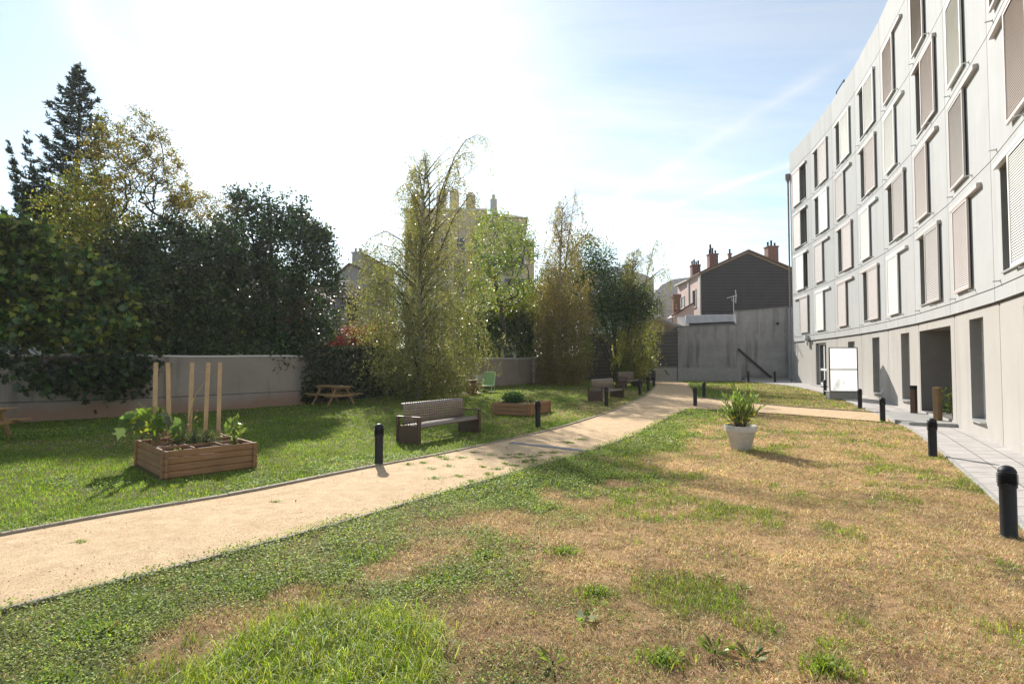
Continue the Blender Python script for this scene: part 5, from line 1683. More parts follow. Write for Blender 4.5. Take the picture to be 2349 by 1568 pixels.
mb = MB(); s0 = at(1226, 545, YA - 4); mb.hexa([(W, 1, 0), (s0.x - a.x, 1, 0), (s0.x - a.x, 12, 0), (W, 12, 0), (W, 1, s0.z), (s0.x - a.x, 1, s0.z), (s0.x - a.x, 12, s0.z), (W, 12, s0.z)]); mb.build('lower_wing', M_APART, t)

# warehouse with round roof and a pale one with sloping roof
YB = 66
pts = [at(px, py, YB) for px, py in [(1478, 700), (1500, 672), (1520, 652), (1545, 640), (1572, 636.5), (1590, 636.5), (1640, 645)]]
t = thing('round_roofed_hall', 'grey hall with a rounded roof between birch and pink house', 'building', (pts[0].x, YB, 0))
mb = MB(); n = len(pts)
fr_ = [(p.x - pts[0].x, 0, p.z) for p in pts]; bk = [(p.x - pts[0].x, 20, p.z) for p in pts]
mb.add([(fr_[0][0], 0, 0)] + fr_ + [(fr_[-1][0], 0, 0)], [tuple(range(n + 2))]); mb.build('end_wall', M_PALE, t)
mb = MB()
for k in range(n - 1): mb.quad(fr_[k], fr_[k + 1], bk[k + 1], bk[k])
mb.build('roof', M_PALE, t)
YD = 58
pts = [at(px, py, YD) for px, py in [(1330, 632), (1398, 612), (1412, 611), (1478, 629), (1500, 640)]]
t = thing('pale_building', 'pale building with a shallow pitched roof behind the dark green tree', 'building', (pts[0].x, YD, 0))
fr_ = [(p.x - pts[0].x, 0, p.z) for p in pts]; bk = [(p.x - pts[0].x, 12, p.z) for p in pts]; n = len(pts)
mb = MB(); mb.add([(fr_[0][0], 0, 0)] + fr_ + [(fr_[-1][0], 0, 0)], [tuple(range(n + 2))]); mb.build('wall_face', M_PALE, t)
mb = MB()
for k in range(n - 1): mb.quad(fr_[k], fr_[k + 1], bk[k + 1], bk[k])
mb.bbox((at(1448, 620, YD).x - pts[0].x, 3, fr_[2][2] - .1), (.6, .6, 1.6), .03)
mb.build('roof', M_ZINC, t)

# small grey house behind the red shrub
YH = 40.0
h = lambda px, py, Y=YH: at(px, py, Y)
a, b = h(700, 683), h(858, 690)
t = thing('grey_house', 'small grey house with tiled roof and one dark tall window behind the red shrub', 'house', (a.x, YH, 0))
W = b.x - a.x
mb = MB(); mb.hexa([(0, 0, 0), (W, 0, 0), (W, 8, 0), (0, 8, 0), (0, 0, a.z), (W, 0, a.z), (W, 8, a.z), (0, 8, a.z)]); mb.build('wall_face', M_HOUSE, t)
q0, q1 = h(797, 684), h(822, 741)
xw, zw = (q0.x + q1.x) / 2 - a.x, (q0.z + q1.z) / 2
f = add_window(t, xw, zw, q1.x - q0.x, q0.z - q1.z, 0, M_HOUSE)
mb = MB(); mb.bbox((xw + .12, -.03, zw), (.07, .05, q0.z - q1.z), .005); mb.build('mullion', M_BLACK, f)
mb = MB(); rt = h(775, 648, YH + 2.4)
nr = 9
e0 = [Vector((-.3, -.35, a.z - .02)), Vector((W + .35, -.35, a.z - .1))]; e1 = [Vector((-.3, 2.6, rt.z + .3)), Vector((W - 2.6, 2.6, rt.z + .1))]
for k in range(nr):
    t0, t1 = k / nr, (k + 1.15) / nr; dz = Vector((0, 0, .05))
    A, B = e0[0].lerp(e1[0], t0), e0[1].lerp(e1[1], t0); C, D = e0[1].lerp(e1[1], min(1, t1)), e0[0].lerp(e1[0], min(1, t1))
    m_ = 34
    for j in range(m_):
        s0, s1 = j / m_, (j + 1) / m_; hh = Vector((0, 0, .05 if j % 2 else .0))
        mb.hexa([A.lerp(B, s0) + hh, A.lerp(B, s1) + hh, D.lerp(C, s1) + hh - dz, D.lerp(C, s0) + hh - dz, A.lerp(B, s0) + hh + dz * 1.3, A.lerp(B, s1) + hh + dz * 1.3, D.lerp(C, s1) + hh, D.lerp(C, s0) + hh])
mb.build('roof', M_TILE, t)
mb = MB(); mb.quad(e1[0], e1[1], Vector((W - 2.6, 8, e1[1].z)), Vector((-.3, 8, e1[0].z))); mb.quad(e0[1], Vector((W + .35, 8, e0[1].z)), Vector((W - 2.6, 8, e1[1].z)), e1[1]); mb.build('roof_back', M_TILE, t)
# gabled houses behind it
for (nm, lab, px0, px1, py_e, ppx, ppy, Y, chm) in (('old_house', 'grey gabled house end behind the small grey house', 775, 860, 634, 802, 607, 46, None),
                                                  ('old_house', 'taller dull gabled house with a thick grey chimney', 805, 905, 625, 840, 586, 50, (810, 832, 583))):
    a, b, c = at(px0, py_e, Y), at(px1, py_e, Y), at(ppx, ppy, Y)
    t = thing(nm, lab, 'house', (a.x, Y, 0)); W = b.x - a.x; px_ = c.x - a.x
    mb = MB(); mb.add([(0, 0, 0), (W, 0, 0), (W, 0, b.z), (px_, 0, c.z), (0, 0, a.z)], [(0, 1, 2, 3, 4)]); mb.build('gable_wall', M_HOUSE, t)
    mb = MB(); up_ = Vector((0, 0, .16))
    for A, B in ((Vector((-.3, -.2, a.z - .1)), Vector((px_, -.2, c.z))), (Vector((W + .3, -.2, b.z - .1)), Vector((px_, -.2, c.z)))):
        C = B + Vector((0, 7, 0)); D = A + Vector((0, 7, 0)); mb.hexa([A, B, C, D, A + up_, B + up_, C + up_, D + up_])
    mb.build('roof', M_TILE, t)
    if chm:
        q0, q1 = at(chm[0], chm[2], Y - .5), at(chm[1], chm[2], Y - .5); w = q1.x - q0.x
        mb = MB(); xc = (q0.x + q1.x) / 2 - a.x; mb.bbox((xc, -.5, (q0.z + a.z - 1.5) / 2), (w, .7, q0.z - a.z + 1.5), .02); mb.bbox((xc, -.5, q0.z + .08), (w + .16, .85, .16), .02); cc = mb.build('chimney', M_HOUSE, t)
        for k in range(2):
            mb = MB(); mb.lathe([(.13, 0), (.1, .35), (.14, .38), (0, .42)], 9, (xc - .2 + .4 * k, -.5, q0.z + .16)); mb.build('chimney_pot', M_HOUSE, cc)
# house behind the trees at the far left
t = thing('rust_roofed_house', 'house with rusty tiled roof glimpsed behind the spruce at the left edge', 'house', (-38, 36, 0))
mb = MB(); mb.hexa([(0, 0, 0), (12, 0, 0), (12, 9, 0), (0, 9, 0), (0, 0, 9), (12, 0, 9), (12, 9, 9), (0, 9, 9)]); mb.build('wall_face', M_HOUSE, t)
mb = MB(); mb.add([(-.5, -.5, 8.9), (12.5, -.5, 8.9), (12.5, 9.5, 8.9), (-.5, 9.5, 8.9), (4.5, 4.5, 12.5), (7.5, 4.5, 12.5)], [(0, 1, 5, 4), (1, 2, 5), (2, 3, 4, 5), (3, 0, 4)]); mb.build('roof', M_TILE, t)
mb = MB(); mb.bbox((5, 3, 12.6), (.9, .7, 2.6), .02); mb.build('chimney', M_BRICK, t)
for x in (2, 5, 8, 10.5): add_window(t, x, 6.5, 1.1, 1.6)
t = thing('violet_grey_house', 'violet grey house wall seen through the gap under the dark trees', 'house', (-24, 33, 0))
mb = MB(); mb.hexa([(0, 0, 0), (11, 0, 0), (11, 6, 0), (0, 6, 0), (0, 0, 6.2), (11, 0, 6.2), (11, 6, 6.2), (0, 6, 6.2)]); mb.build('wall_face', surf('violet_grey_render', (.32, .29, .34), (.27, .25, .29), 2, .85), t)
mb = MB(); mb.add([(-.4, -.4, 6.1), (11.4, -.4, 6.1), (11.4, 6.4, 6.1), (-.4, 6.4, 6.1), (2, 3, 8), (9, 3, 8)], [(0, 1, 5, 4), (1, 2, 5), (2, 3, 4, 5), (3, 0, 4)]); mb.build('roof', M_TILE, t)
for x in (2, 5, 8.5): add_window(t, x, 3.2, 1.0, 1.7)
# ------------------------------------------------------------------ trees
def rdir(rng, d, spread):
    v = Vector(rng.normal(0, 1, 3)); v = (v - v.project(d)).normalized()
    a = math.radians(spread)
    return (d.normalized() * math.cos(a) + v * math.sin(a)).normalized()


def grow(mb, p, d, L, r, lvl, cfg, rng, tips):
    nseg = cfg['seg'][lvl]; pts = [Vector(p)]; dd = Vector(d)
    for k in range(nseg):
        dd = (dd + Vector(rng.normal(0, cfg['wig'], 3)) + Vector((0, 0, cfg['up'][lvl]))).normalized()
        pts.append(pts[-1] + dd * L / nseg)
    last = lvl == len(cfg['n']) - 1
    rad = [r * (1 - (.55 if not last else .75) * k / nseg) for k in range(nseg + 1)]
    mb.tube(pts, rad, 7 if lvl == 0 else (5 if lvl < 3 else 3), cap=lvl == 0)
    if lvl >= len(cfg['n']) - 2:
        for k in range(1, len(pts)):
            for q in range(cfg['lp']):
                tips.append(pts[k - 1].lerp(pts[k], rng.uniform()))
    if last: return
    n = cfg['n'][lvl]
    for k in range(n):
        t = cfg['t0'][lvl] + (1 - cfg['t0'][lvl]) * (k + rng.uniform(0, 1)) / n
        f = min(t * nseg, nseg - 1e-3); i = int(f); q = pts[i].lerp(pts[i + 1], f - i)
        dn = (pts[i + 1] - pts[i]).normalized()
        grow(mb, q, rdir(rng, dn, rng.uniform(*cfg['ang'][lvl])), L * cfg['len'][lvl] * rng.uniform(.7, 1.15) * (1.1 - .45 * t), rad[i] * cfg['rr'], lvl + 1, cfg, rng, tips)


def gbase(x, y): return Vector((x, y, float(gz(y))))


def tree(name, label, loc, cfg, seed, H, r0, nleaf, lsize, pal, mat=M_LEAF, tpl=OVAL, stems=1, lean=(0, 0, 1), leaf_jit=.18, cat='tree', group=None, bark=None, cup=None):
    rng = np.random.default_rng(seed)
    t = thing(name, label, cat, loc, 0, group)
    mb = MB(); tips = []
    for s in range(stems):
        d = Vector(lean) + Vector((*rng.normal(0, .18 if stems > 1 else .03, 2), 0))
        grow(mb, (rng.normal(0, .12) if stems > 1 else 0, rng.normal(0, .12) if stems > 1 else 0, -.1), d.normalized(), H, r0 * (1 if stems == 1 else .75), 0, cfg, rng, tips)
    mb.build('trunk', bark or M_BARK, t, True)
    tp = np.array([tuple(p) for p in tips])
    if cup is not None: tp = tp[cup(tp)]
    P = tp[rng.integers(0, len(tp), nleaf)] + rng.normal(0, leaf_jit, (nleaf, 3))
    c = pick(pal, nleaf, rng, .2)
    leaves('crown', P, rng.uniform(lsize * .7, lsize * 1.3, nleaf), tpl, c, mat, t, rng, along=(0, 0, -.7))
    return t


def blob_crown(rng, blobs, n, cl=.3, per=26, inner=.62):
    """leaf points bunched in clumps over the lumpy outside of several rounded masses"""
    B = np.array(blobs, float); w = (B[:, 3] * B[:, 4] + B[:, 3] * B[:, 5]); w /= w.sum()
    nc = n // per
    k = rng.choice(len(B), nc, p=w)
    d = rng.normal(0, 1, (nc, 3)); d /= np.linalg.norm(d, axis=1, keepdims=True)
    rad = rng.uniform(inner, 1.06, nc) ** .8
    c = B[k, :3] + d * B[k, 3:6] * rad[:, None]
    P = np.repeat(c, per, 0) + rng.normal(0, cl, (nc * per, 3))
    dirs = np.repeat(d, per, 0)
    return P, dirs


def bush(name, label, loc, blobs, n, lsize, pal, mat, tpl=OVAL, seed=1, cl=.28, cat='tree', trunk_h=None, limbs=6, r0=.16, per=26, flat=0, jit=.24, inner=.62, clip=None, outw=.8, shoots=()):
    rng = np.random.default_rng(seed)
    t = thing(name, label, cat, loc, 0)
    P, D = blob_crown(rng, blobs, n, cl, per, inner)
    if clip is not None:
        ok = clip(P); P, D = P[ok], D[ok]
    P[:, 2] = np.maximum(P[:, 2], .3)
    mb = MB()
    for (sx_, sy_, sY, sl_) in shoots:          # upright leafy shoots standing out of the crown
        tp_ = at(sx_, sy_, sY + rng.normal(0, .3)); L_ = sl_ * sY / F_PX
        q0 = tp_ + Vector((rng.normal(0, .12), 0, -L_))
        m_ = 46; u_ = rng.uniform(0, 1, m_)
        pp_s = np.array([tuple(q0.lerp(tp_, float(u))) for u in u_]) + rng.normal(0, .05, (m_, 3)) * (1.4 - u_)[:, None]
        an_ = rng.uniform(0, 2 * PI, m_)
        P = np.concatenate([P, pp_s]); D = np.concatenate([D, np.stack([np.cos(an_) * .7, np.sin(an_) * .7, np.full(m_, 1.3)], 1)])
        mb.tube([q0 - Vector(loc), tp_ - Vector(loc)], [.018, .006], 4)
    for k in range(limbs):
        b = blobs[k % len(blobs)]; e = Vector(b[:3]) - Vector(loc) + Vector(rng.normal(0, .25, 3)) * b[3]
        s = Vector((*rng.normal(0, .12, 2), -.15)); m_ = s.lerp(e, .5) + Vector((*rng.normal(0, .2, 2), .2))
        mb.tube([s, s.lerp(m_, .5), m_, e], [r0, r0 * .75, r0 * .5, r0 * .18], 7)
        for q in range(5):
            f = m_.lerp(e, rng.uniform(.1, 1)); g_ = f + Vector(rng.normal(0, .55, 3)) * b[3]
            mb.tube([f, f.lerp(g_, .5) + Vector(rng.normal(0, .1, 3)), g_], [r0 * .22, r0 * .15, r0 * .06], 4)
    mb.build('trunk', M_BARK, t, True)
    n = len(P)
    c = pick(pal, n, rng, jit)
    clump = rng.normal(1, .3, (n // per + 2)).repeat(per)[:n]
    c = np.clip(c * clump[:, None], .004, .9)
    leaves('crown', P, rng.uniform(lsize * .7, lsize * 1.3, n), tpl, c, mat, t, rng, along=D * outw + np.array([0, 0, -.3]), off=loc, flat=flat)
    return t


def pblob(px, py, Y, rx, rz, ry=None):
    """rounded mass seen at this place; radii given in picture units"""
    p = at(px, py, Y); s = Y / F_PX
    return (p.x, p.y, p.z, rx * s, (ry or rx) * s, rz * s)


# --- spruce at the far left
def spruce(label, base, H, R, seed, leaders=()):
    rng = np.random.default_rng(seed)
    t = thing('spruce', label, 'tree', base)
    mb = MB(); mb.tube([(0, 0, -.2), (.05, 0, H * .5), (0, .05, H)], [.26, .15, .01], 8)
    P = []; A = []
    def bough(p0, dirh, L, rise, f):
        """a sweeping bough hung with short needle sprays"""
        ns = max(3, int(L / .3)); pts = []; wob = rng.normal(0, .06, 3)
        for q in range(ns + 1):
            u = q / ns
            pts.append(p0 + dirh * L * (u - .12 * u * u) + Vector((0, 0, L * (-.34 * f * u + rise * u ** 2.4))) + Vector(wob) * L * math.sin(u * 3) * .5)
        mb.tube(pts, [max(.006, .04 * (1 - .85 * q / ns) * (.3 + f)) for q in range(ns + 1)], 4, cap=False)
        side = Vector((-dirh.y, dirh.x, 0))
        for q in range(int(L * 19) + 4):
            u = rng.uniform(.1, 1) ** .75; fi = min(u * ns, ns - 1e-3); i = int(fi); p = pts[i].lerp(pts[i + 1], fi - i)
            w = (.22 + .5 * (1 - u)) * min(1, L / 1.3) * rng.uniform(.35, 1.1)
            s = 1 if q % 2 else -1
            e = p + side * s * w * .75 + dirh * w * .5 + Vector((0, 0, -.3 * w + .12 * u))
            nn_ = 8
            for j in range(nn_):
                P.append(p.lerp(e, (j + .5) / nn_)); A.append((e - p).normalized() * 1.3 + Vector(rng.normal(0, .5, 3)) + Vector((0, 0, .15)))
        for j in range(7):
            P.append(pts[-1] - (pts[-1] - pts[-2]) * rng.uniform(0, 1.2)); A.append((pts[-1] - pts[-2]).normalized() * 1.6 + Vector(rng.normal(0, .5, 3)))
    z = 4.0
    while z < H - .2:
        f = 1 - z / H
        a0 = rng.uniform(0, 6); nb = int(rng.integers(5, 7))
        for k in range(nb):
            a = a0 + 2 * PI * k / nb + rng.normal(0, .3)
            L = (R * f ** .92 + .12) * rng.uniform(.35, 1.05)
            bough(Vector((0, 0, z + rng.uniform(-.12, .12))), Vector((math.cos(a), math.sin(a), 0)), L, .42 * (.6 + .6 * f), f)
        z += rng.uniform(.42, .62) * (.42 + .8 * f)
    for (a, z0, L, rise) in leaders:          # long arms sweeping up at the side
        d = Vector((math.cos(a), math.sin(a), 0)); p0 = Vector((0, 0, z0))
        bough(p0, d, L, rise, .5)
        for q in range(14):
            u = .2 + .8 * q / 14; p = p0 + d * L * (u - .12 * u * u) + Vector((0, 0, L * (-.17 * u + rise * u ** 2.4)))
            for s in (-1, 1):
                an = a + s * rng.uniform(.6, 1.4); bough(p, Vector((math.cos(an), math.sin(an), 0)), (1.1 - u) * 1.6 * rng.uniform(.6, 1.1), .55, .35)
    for j in range(70):
        P.append(Vector((rng.normal(0, .025), rng.normal(0, .025), H - rng.uniform(-.1, 1.2)))); A.append(Vector(rng.normal(0, .6, 3)) + Vector((0, 0, .8)))
    mb.build('trunk', M_BARK, t, True)
    n = len(P)
    leaves('crown', [tuple(p) for p in P], rng.uniform(.09, .17, n), (np.array([(-.15, 0, 0), (.15, 0, 0), (.06, 1, .04), (-.06, 1, .04)]), [(0, 1, 2, 3)]), pick([(.022, .045, .025), (.03, .055, .03), (.018, .034, .02), (.045, .06, .03)], n, rng, .2), M_GLOSSY, t, rng, along=[tuple(a) for a in A], jitter=.25)
    return t


b = at(163, 830, 25.5); top = at(163, 150, 25.5)
spruce('tall dark spruce with a pointed top at the far left', Vector((b.x, 25.5, .2)), top.z - .2, 6.0, 4, ((3.3, 8.6, 2.4, 1.75), (3.0, 7.4, 3.3, 1.25), (2.8, 6.6, 3.8, .9), (3.3, 7.0, 3.0, 1.35), (3.0, 8.2, 2.0, 1.6), (3.5, 6.2, 3.6, .7), (-.2, 8.0, 1.9, 1.1), (3.6, 7.9, 2.8, 1.5)))

# --- thin autumn trees behind the wall
PAL_AUT = [(.30, .24, .04), (.22, .2, .04), (.35, .25, .05), (.16, .17, .04), (.26, .15, .04)]

def space_tree(name, label, loc, blobs, nt_, seed, fork, stems, r_tip, nleaf, lsize, pal, mat=M_LEAF, tpl=OVAL, leaf_jit=.12, bark=None, droop=.0, dens=None, expo=.46):
    """limbs grown to fill the crown: every target joins the nearest limb already there"""
    rng = np.random.default_rng(seed)
    t = thing(name, label, 'tree', loc)
    B = np.array(blobs, float); B[:, :3] -= np.array(loc)
    w = B[:, 3] * B[:, 4] * B[:, 5]; w /= w.sum()
    k = rng.choice(len(B), nt_, p=w); d = rng.normal(0, 1, (nt_, 3)); d /= np.linalg.norm(d, axis=1, keepdims=True)
    T = B[k, :3] + d * B[k, 3:6] * (rng.uniform(.05, 1, (nt_, 1)) ** .45)
    T = T[T[:, 2] > fork * .9]
    pos = [np.array([0, 0, -.2])]; par = [-1]
    tops = []
    for s_ in range(stems):
        last = 0; a = 2 * PI * s_ / stems + rng.uniform(-.5, .5); c_ = np.array([math.cos(a), math.sin(a), 0]) * (.16 if stems > 1 else 0)
        for q in range(1, 7):
            u = q / 6
            pos.append(np.array([0, 0, fork * u]) + c_ * fork * u * (1 + u) + rng.normal(0, .03, 3)); par.append(last); last = len(pos) - 1
    T = T[np.argsort(np.linalg.norm((T - np.array([0, 0, fork])) * np.array([1, 1, .8]), axis=1))]
    arr = np.zeros((nt_ * 24 + 200, 3)); arr[:len(pos)] = pos; n = len(pos)
    for p in T:
        v = arr[:n] - p; dd = np.einsum('ij,ij->i', v, v) + 1.2 * np.clip(arr[:n, 2] - p[2] + .1, 0, None)
        j = int(dd.argmin()); q0 = arr[j].copy(); L = np.linalg.norm(p - q0); ns = max(1, int(L / .28))
        ns = min(ns, 20); bend = rng.normal(0, .09 * L, 3) + np.array([0, 0, .1 * L])
        for q in range(1, ns + 1):
            u = q / ns
            arr[n] = q0 + (p - q0) * u + bend * math.sin(PI * u) + rng.normal(0, .02, 3) - np.array([0, 0, droop * L * u * u]); par.append(j); j = n; n += 1
            if n >= len(arr) - 2: break
    pos = arr[:n]; cnt = np.zeros(n)
    haschild = np.zeros(n, bool); haschild[[q for q in par if q >= 0]] = True
    cnt[~haschild] = 1
    for i in range(n - 1, 0, -1): cnt[par[i]] += cnt[i]
    rad = r_tip * cnt ** expo
    mb = MB()
    for i in range(1, n):
        a, b = pos[par[i]], pos[i]
        ra = min(rad[par[i]], rad[i] * 1.25)
        mb.tube([a, b + (b - a) * .04], [ra, rad[i]], 7 if rad[i] > .06 else (5 if rad[i] > .02 else 3), cap=False)
    mb.build('trunk', bark or M_BARK, t, True)
    tw = np.where(cnt < 5)[0]
    if dens is not None:
        tw = tw[rng.uniform(0, 1, len(tw)) < dens(pos[tw])]
    P = pos[tw[rng.integers(0, len(tw), nleaf)]] + rng.normal(0, leaf_jit, (nleaf, 3))
    c = pick(pal, nleaf, rng, .2)
    leaves('crown', P, rng.uniform(lsize * .65, lsize * 1.3, nleaf), tpl, c, mat, t, rng, along=(0, 0, -.8))
    return t


x0 = at(300, 800, 21.6); L0 = Vector((x0.x, 21.6, .1))
space_tree('walnut_tree', 'tall thinning autumn tree with a visible twig network beside the spruce', L0,
           [pblob(300, 350, 21.6, 95, 100), pblob(360, 400, 21.8, 70, 90), pblob(250, 400, 21.4, 70, 110), pblob(300, 470, 21.6, 120, 80), pblob(250, 290, 21.6, 40, 40), pblob(405, 430, 22, 50, 70), pblob(340, 300, 21.8, 45, 50), pblob(230, 330, 21.5, 40, 60)],
           560, 12, 4.2, 3, .0085, 13500, .095, PAL_AUT + [(.2, .16, .04), (.15, .14, .035)], leaf_jit=.1, expo=.48, dens=lambda p: np.clip(1.5 - p[:, 2] / 11.5, .45, 1) * (.5 + .5 * (fnoise(p[:, 0], p[:, 2], 1.1, 5) > .45)))
x0 = at(505, 800, 24); L0 = Vector((x0.x, 24, .15))
space_tree('young_autumn_tree', 'smaller yellowing autumn tree right of the tall thinning one', L0,
           [pblob(470, 500, 24, 55, 70), pblob(520, 490, 24.2, 50, 65), pblob(440, 470, 23.8, 40, 60), pblob(500, 560, 24, 75, 50), pblob(400, 520, 23.8, 40, 60)],
           330, 23, 3.6, 3, .008, 6500, .095, PAL_AUT, leaf_jit=.12)
YEL = [(.3, .29, .045), (.2, .23, .04), (.34, .28, .05), (.13, .17, .035), (.22, .18, .04), (.1, .13, .03)]
x0 = at(200, 800, 20.3); L0 = Vector((x0.x, 20.3, .1))
space_tree('yellow_tree', 'yellow-green backlit tree low in front of the spruce', L0,
           [pblob(190, 470, 20.3, 70, 60), pblob(130, 500, 20, 60, 50), pblob(250, 530, 20.4, 80, 55), pblob(210, 590, 20, 110, 50), pblob(310, 580, 20.6, 50, 45), pblob(190, 420, 20.5, 40, 50)],
           330, 31, 3.4, 3, .0075, 9000, .115, YEL, leaf_jit=.17)

# --- the dark evergreen mass
PAL_DK = [(.036, .07, .024), (.05, .095, .03), (.028, .052, .019), (.08, .13, .038)]
BL1 = [pblob(660, 590, 24.5, 95, 105), pblob(600, 680, 23.5, 110, 110), pblob(715, 690, 24, 65, 110), pblob(675, 765, 23.5, 70, 60), pblob(555, 570, 24.5, 70, 85), pblob(540, 740, 23, 80, 80), pblob(620, 505, 25, 35, 40), pblob(680, 520, 25, 32, 40), pblob(735, 560, 25, 25, 50), pblob(560, 470, 24.8, 26, 34)] + [pblob(x_, y_, 24.6, 9, 30) for x_, y_ in ((585, 470), (612, 468), (640, 482), (668, 490), (700, 498), (722, 520), (745, 560), (690, 478), (655, 470), (540, 455), (765, 640), (770, 600))]
bush('bay_laurel', 'large dense dark green bay laurel rising over the garden wall', Vector((at(640, 840, 24.6).x, 24.6, .15)), BL1, 38000, .15, PAL_DK, M_GLOSSY, OVAL, 5, .17, limbs=12, r0=.14, inner=.5, per=36, shoots=[(x_ + float(RNG.normal(0, 5)), y_, 24.6, 62) for x_, y_ in ((545, 446), (562, 440), (585, 458), (600, 452), (618, 455), (634, 470), (650, 462), (668, 476), (690, 470), (702, 486), (716, 502), (730, 512), (742, 540), (752, 566), (760, 590), (770, 618), (780, 650), (676, 492), (610, 480), (574, 470), (708, 520), (645, 490))])
r = np.random.default_rng(6)
p = [Vector(at(655 + r.normal(0, 26) + k * .35, 735 - k * .32 + r.normal(0, 14), 22.2)) for k in range(0, 150)]
loc = at(640, 775, 22.3)
t = thing('dead_branch', 'dead branch with hanging brown leaves on the front of the laurel', 'branch', loc)
mb = MB(); e = Vector(at(698, 680, 22.3)) - Vector(loc); mb.tube([(0, .3, -.3), e * .5 + Vector((0, .1, .1)), e], [.03, .02, .008], 5); mb.build('twig', M_BARK, t)
leaves('leaves', [tuple(q - Vector(loc)) for q in p], r.uniform(.1, .18, len(p)), LONG, pick([(.28, .13, .07), (.35, .18, .1), (.22, .1, .06)], len(p), r), M_DRY, t, r, along=(0, 0, -1.5))
BL2 = [pblob(400, 640, 20.6, 110, 110), pblob(330, 700, 19.8, 110, 90), pblob(450, 720, 21, 95, 85), pblob(390, 560, 20.8, 70, 60), pblob(480, 620, 21, 70, 90), pblob(300, 590, 20.2, 75, 65), pblob(430, 790, 20.8, 85, 50), pblob(520, 560, 21.6, 45, 60)]
bush('evergreen_tree', 'dense dark evergreen filling the middle of the hedge of trees', Vector((at(410, 840, 20.8).x, 20.9, .1)), BL2, 30000, .155, PAL_DK + [(.07, .09, .03)], M_GLOSSY, OVAL, 7, .18, limbs=11, r0=.13, inner=.5, per=36, shoots=[(x_, y_, 21, 50) for x_, y_ in ((370, 505), (395, 490), (420, 500), (350, 530), (445, 520), (480, 525), (505, 540), (530, 520), (320, 550), (460, 510))])
FIGP = [(.06, .115, .03), (.08, .145, .036), (.045, .082, .025), (.14, .19, .045), (.26, .28, .055)]
BLF = [pblob(40, 640, 16.5, 90, 75), pblob(130, 720, 17, 90, 80), pblob(25, 720, 16.2, 90, 60), pblob(220, 755, 17.6, 80, 50), pblob(120, 610, 17, 60, 45), pblob(250, 680, 18, 60, 60), pblob(-60, 560, 16.2, 100, 70), pblob(20, 540, 16.6, 60, 45), pblob(-110, 680, 15.8, 140, 120), pblob(150, 745, 17.2, 90, 40), pblob(200, 640, 17.6, 50, 40), pblob(300, 750, 18.6, 45, 50), pblob(70, 735, 16.6, 80, 40)]
bush('fig_tree', 'spreading fig tree with big lobed leaves hanging over the wall at the left', Vector((at(110, 850, 17.9).x, 17.9, .08)), BLF, 20000, .19, FIGP, M_FIG, FIG, 9, .2, limbs=14, r0=.09, flat=.1, per=22, inner=.5)
BLH = [pblob(50, 850, 15.2, 26, 34), pblob(245, 848, 17.3, 70, 20), pblob(290, 875, 17.8, 40, 20), pblob(170, 860, 16.6, 60, 24), pblob(5, 830, 14.9, 26, 50), pblob(320, 840, 18.2, 36, 22), pblob(225, 890, 17.0, 34, 18), pblob(110, 865, 16.1, 36, 18)]
bush('fig_branch', 'dark fig branches drooping in front of the garden wall', Vector(at(170, 815, 16.9)), BLH, 1900, .18, [(.04, .07, .024), (.05, .085, .027), (.035, .055, .02)], M_FIG, FIG, 10, .22, 'branch', limbs=9, r0=.03, per=14, inner=.3)
BLU = [pblob(440, 800, 21, 60, 26), pblob(520, 790, 21.5, 50, 26), pblob(665, 808, 22.6, 60, 32), pblob(640, 820, 22.5, 60, 20), pblob(350, 800, 20.5, 40, 24)]
bush('shrub', 'low yellowish shrub lit from behind under the dark trees', Vector((at(500, 815, 21.6).x, 21.8, 1.2)), [pblob(330, 770, 22, 40, 30), pblob(430, 780, 23, 60, 26), pblob(560, 775, 24, 40, 24), pblob(310, 730, 23, 30, 34)], 3800, .11, [(.2, .25, .05), (.26, .28, .05), (.12, .17, .04)], M_LEAF, OVAL, 11, .25, 'shrub', limbs=5, r0=.03)
bush('laurel_skirt', 'dark laurel boughs hanging over the wall coping', Vector((at(600, 815, 22.4).x, 22.6, 1.3)), BLU, 6500, .14, PAL_DK, M_GLOSSY, OVAL, 12, .22, 'shrub', limbs=6, r0=.03)

# --- red shrub and hedge
r_bl = [pblob(800, 782, 27, 40, 28), pblob(835, 768, 27, 40, 20), pblob(872, 776, 27.4, 40, 26), pblob(825, 795, 26.6, 70, 20), pblob(775, 796, 26.6, 26, 18)]
bush('red_sumac', 'red autumn sumac shrub in front of the small grey house', Vector((at(830, 845, 27).x, 27, .2)), r_bl, 12000, .15, [(.22, .024, .022), (.16, .018, .018), (.28, .04, .025), (.11, .015, .015), (.24, .065, .03)], M_RED, LONG, 14, .2, 'shrub', limbs=7, r0=.04, outw=.5)
bush('hedge_shrub', 'low green shrub between red sumac and ivy', Vector((at(830, 840, 26.4).x, 26.4, .2)), [pblob(835, 816, 26.2, 30, 12), pblob(770, 826, 26.2, 34, 12), pblob(885, 818, 26.6, 30, 14)], 3500, .1, [(.09, .14, .05), (.06, .1, .04), (.13, .18, .07)], M_LEAF, OVAL, 15, .2, 'shrub', limbs=4, r0=.03)

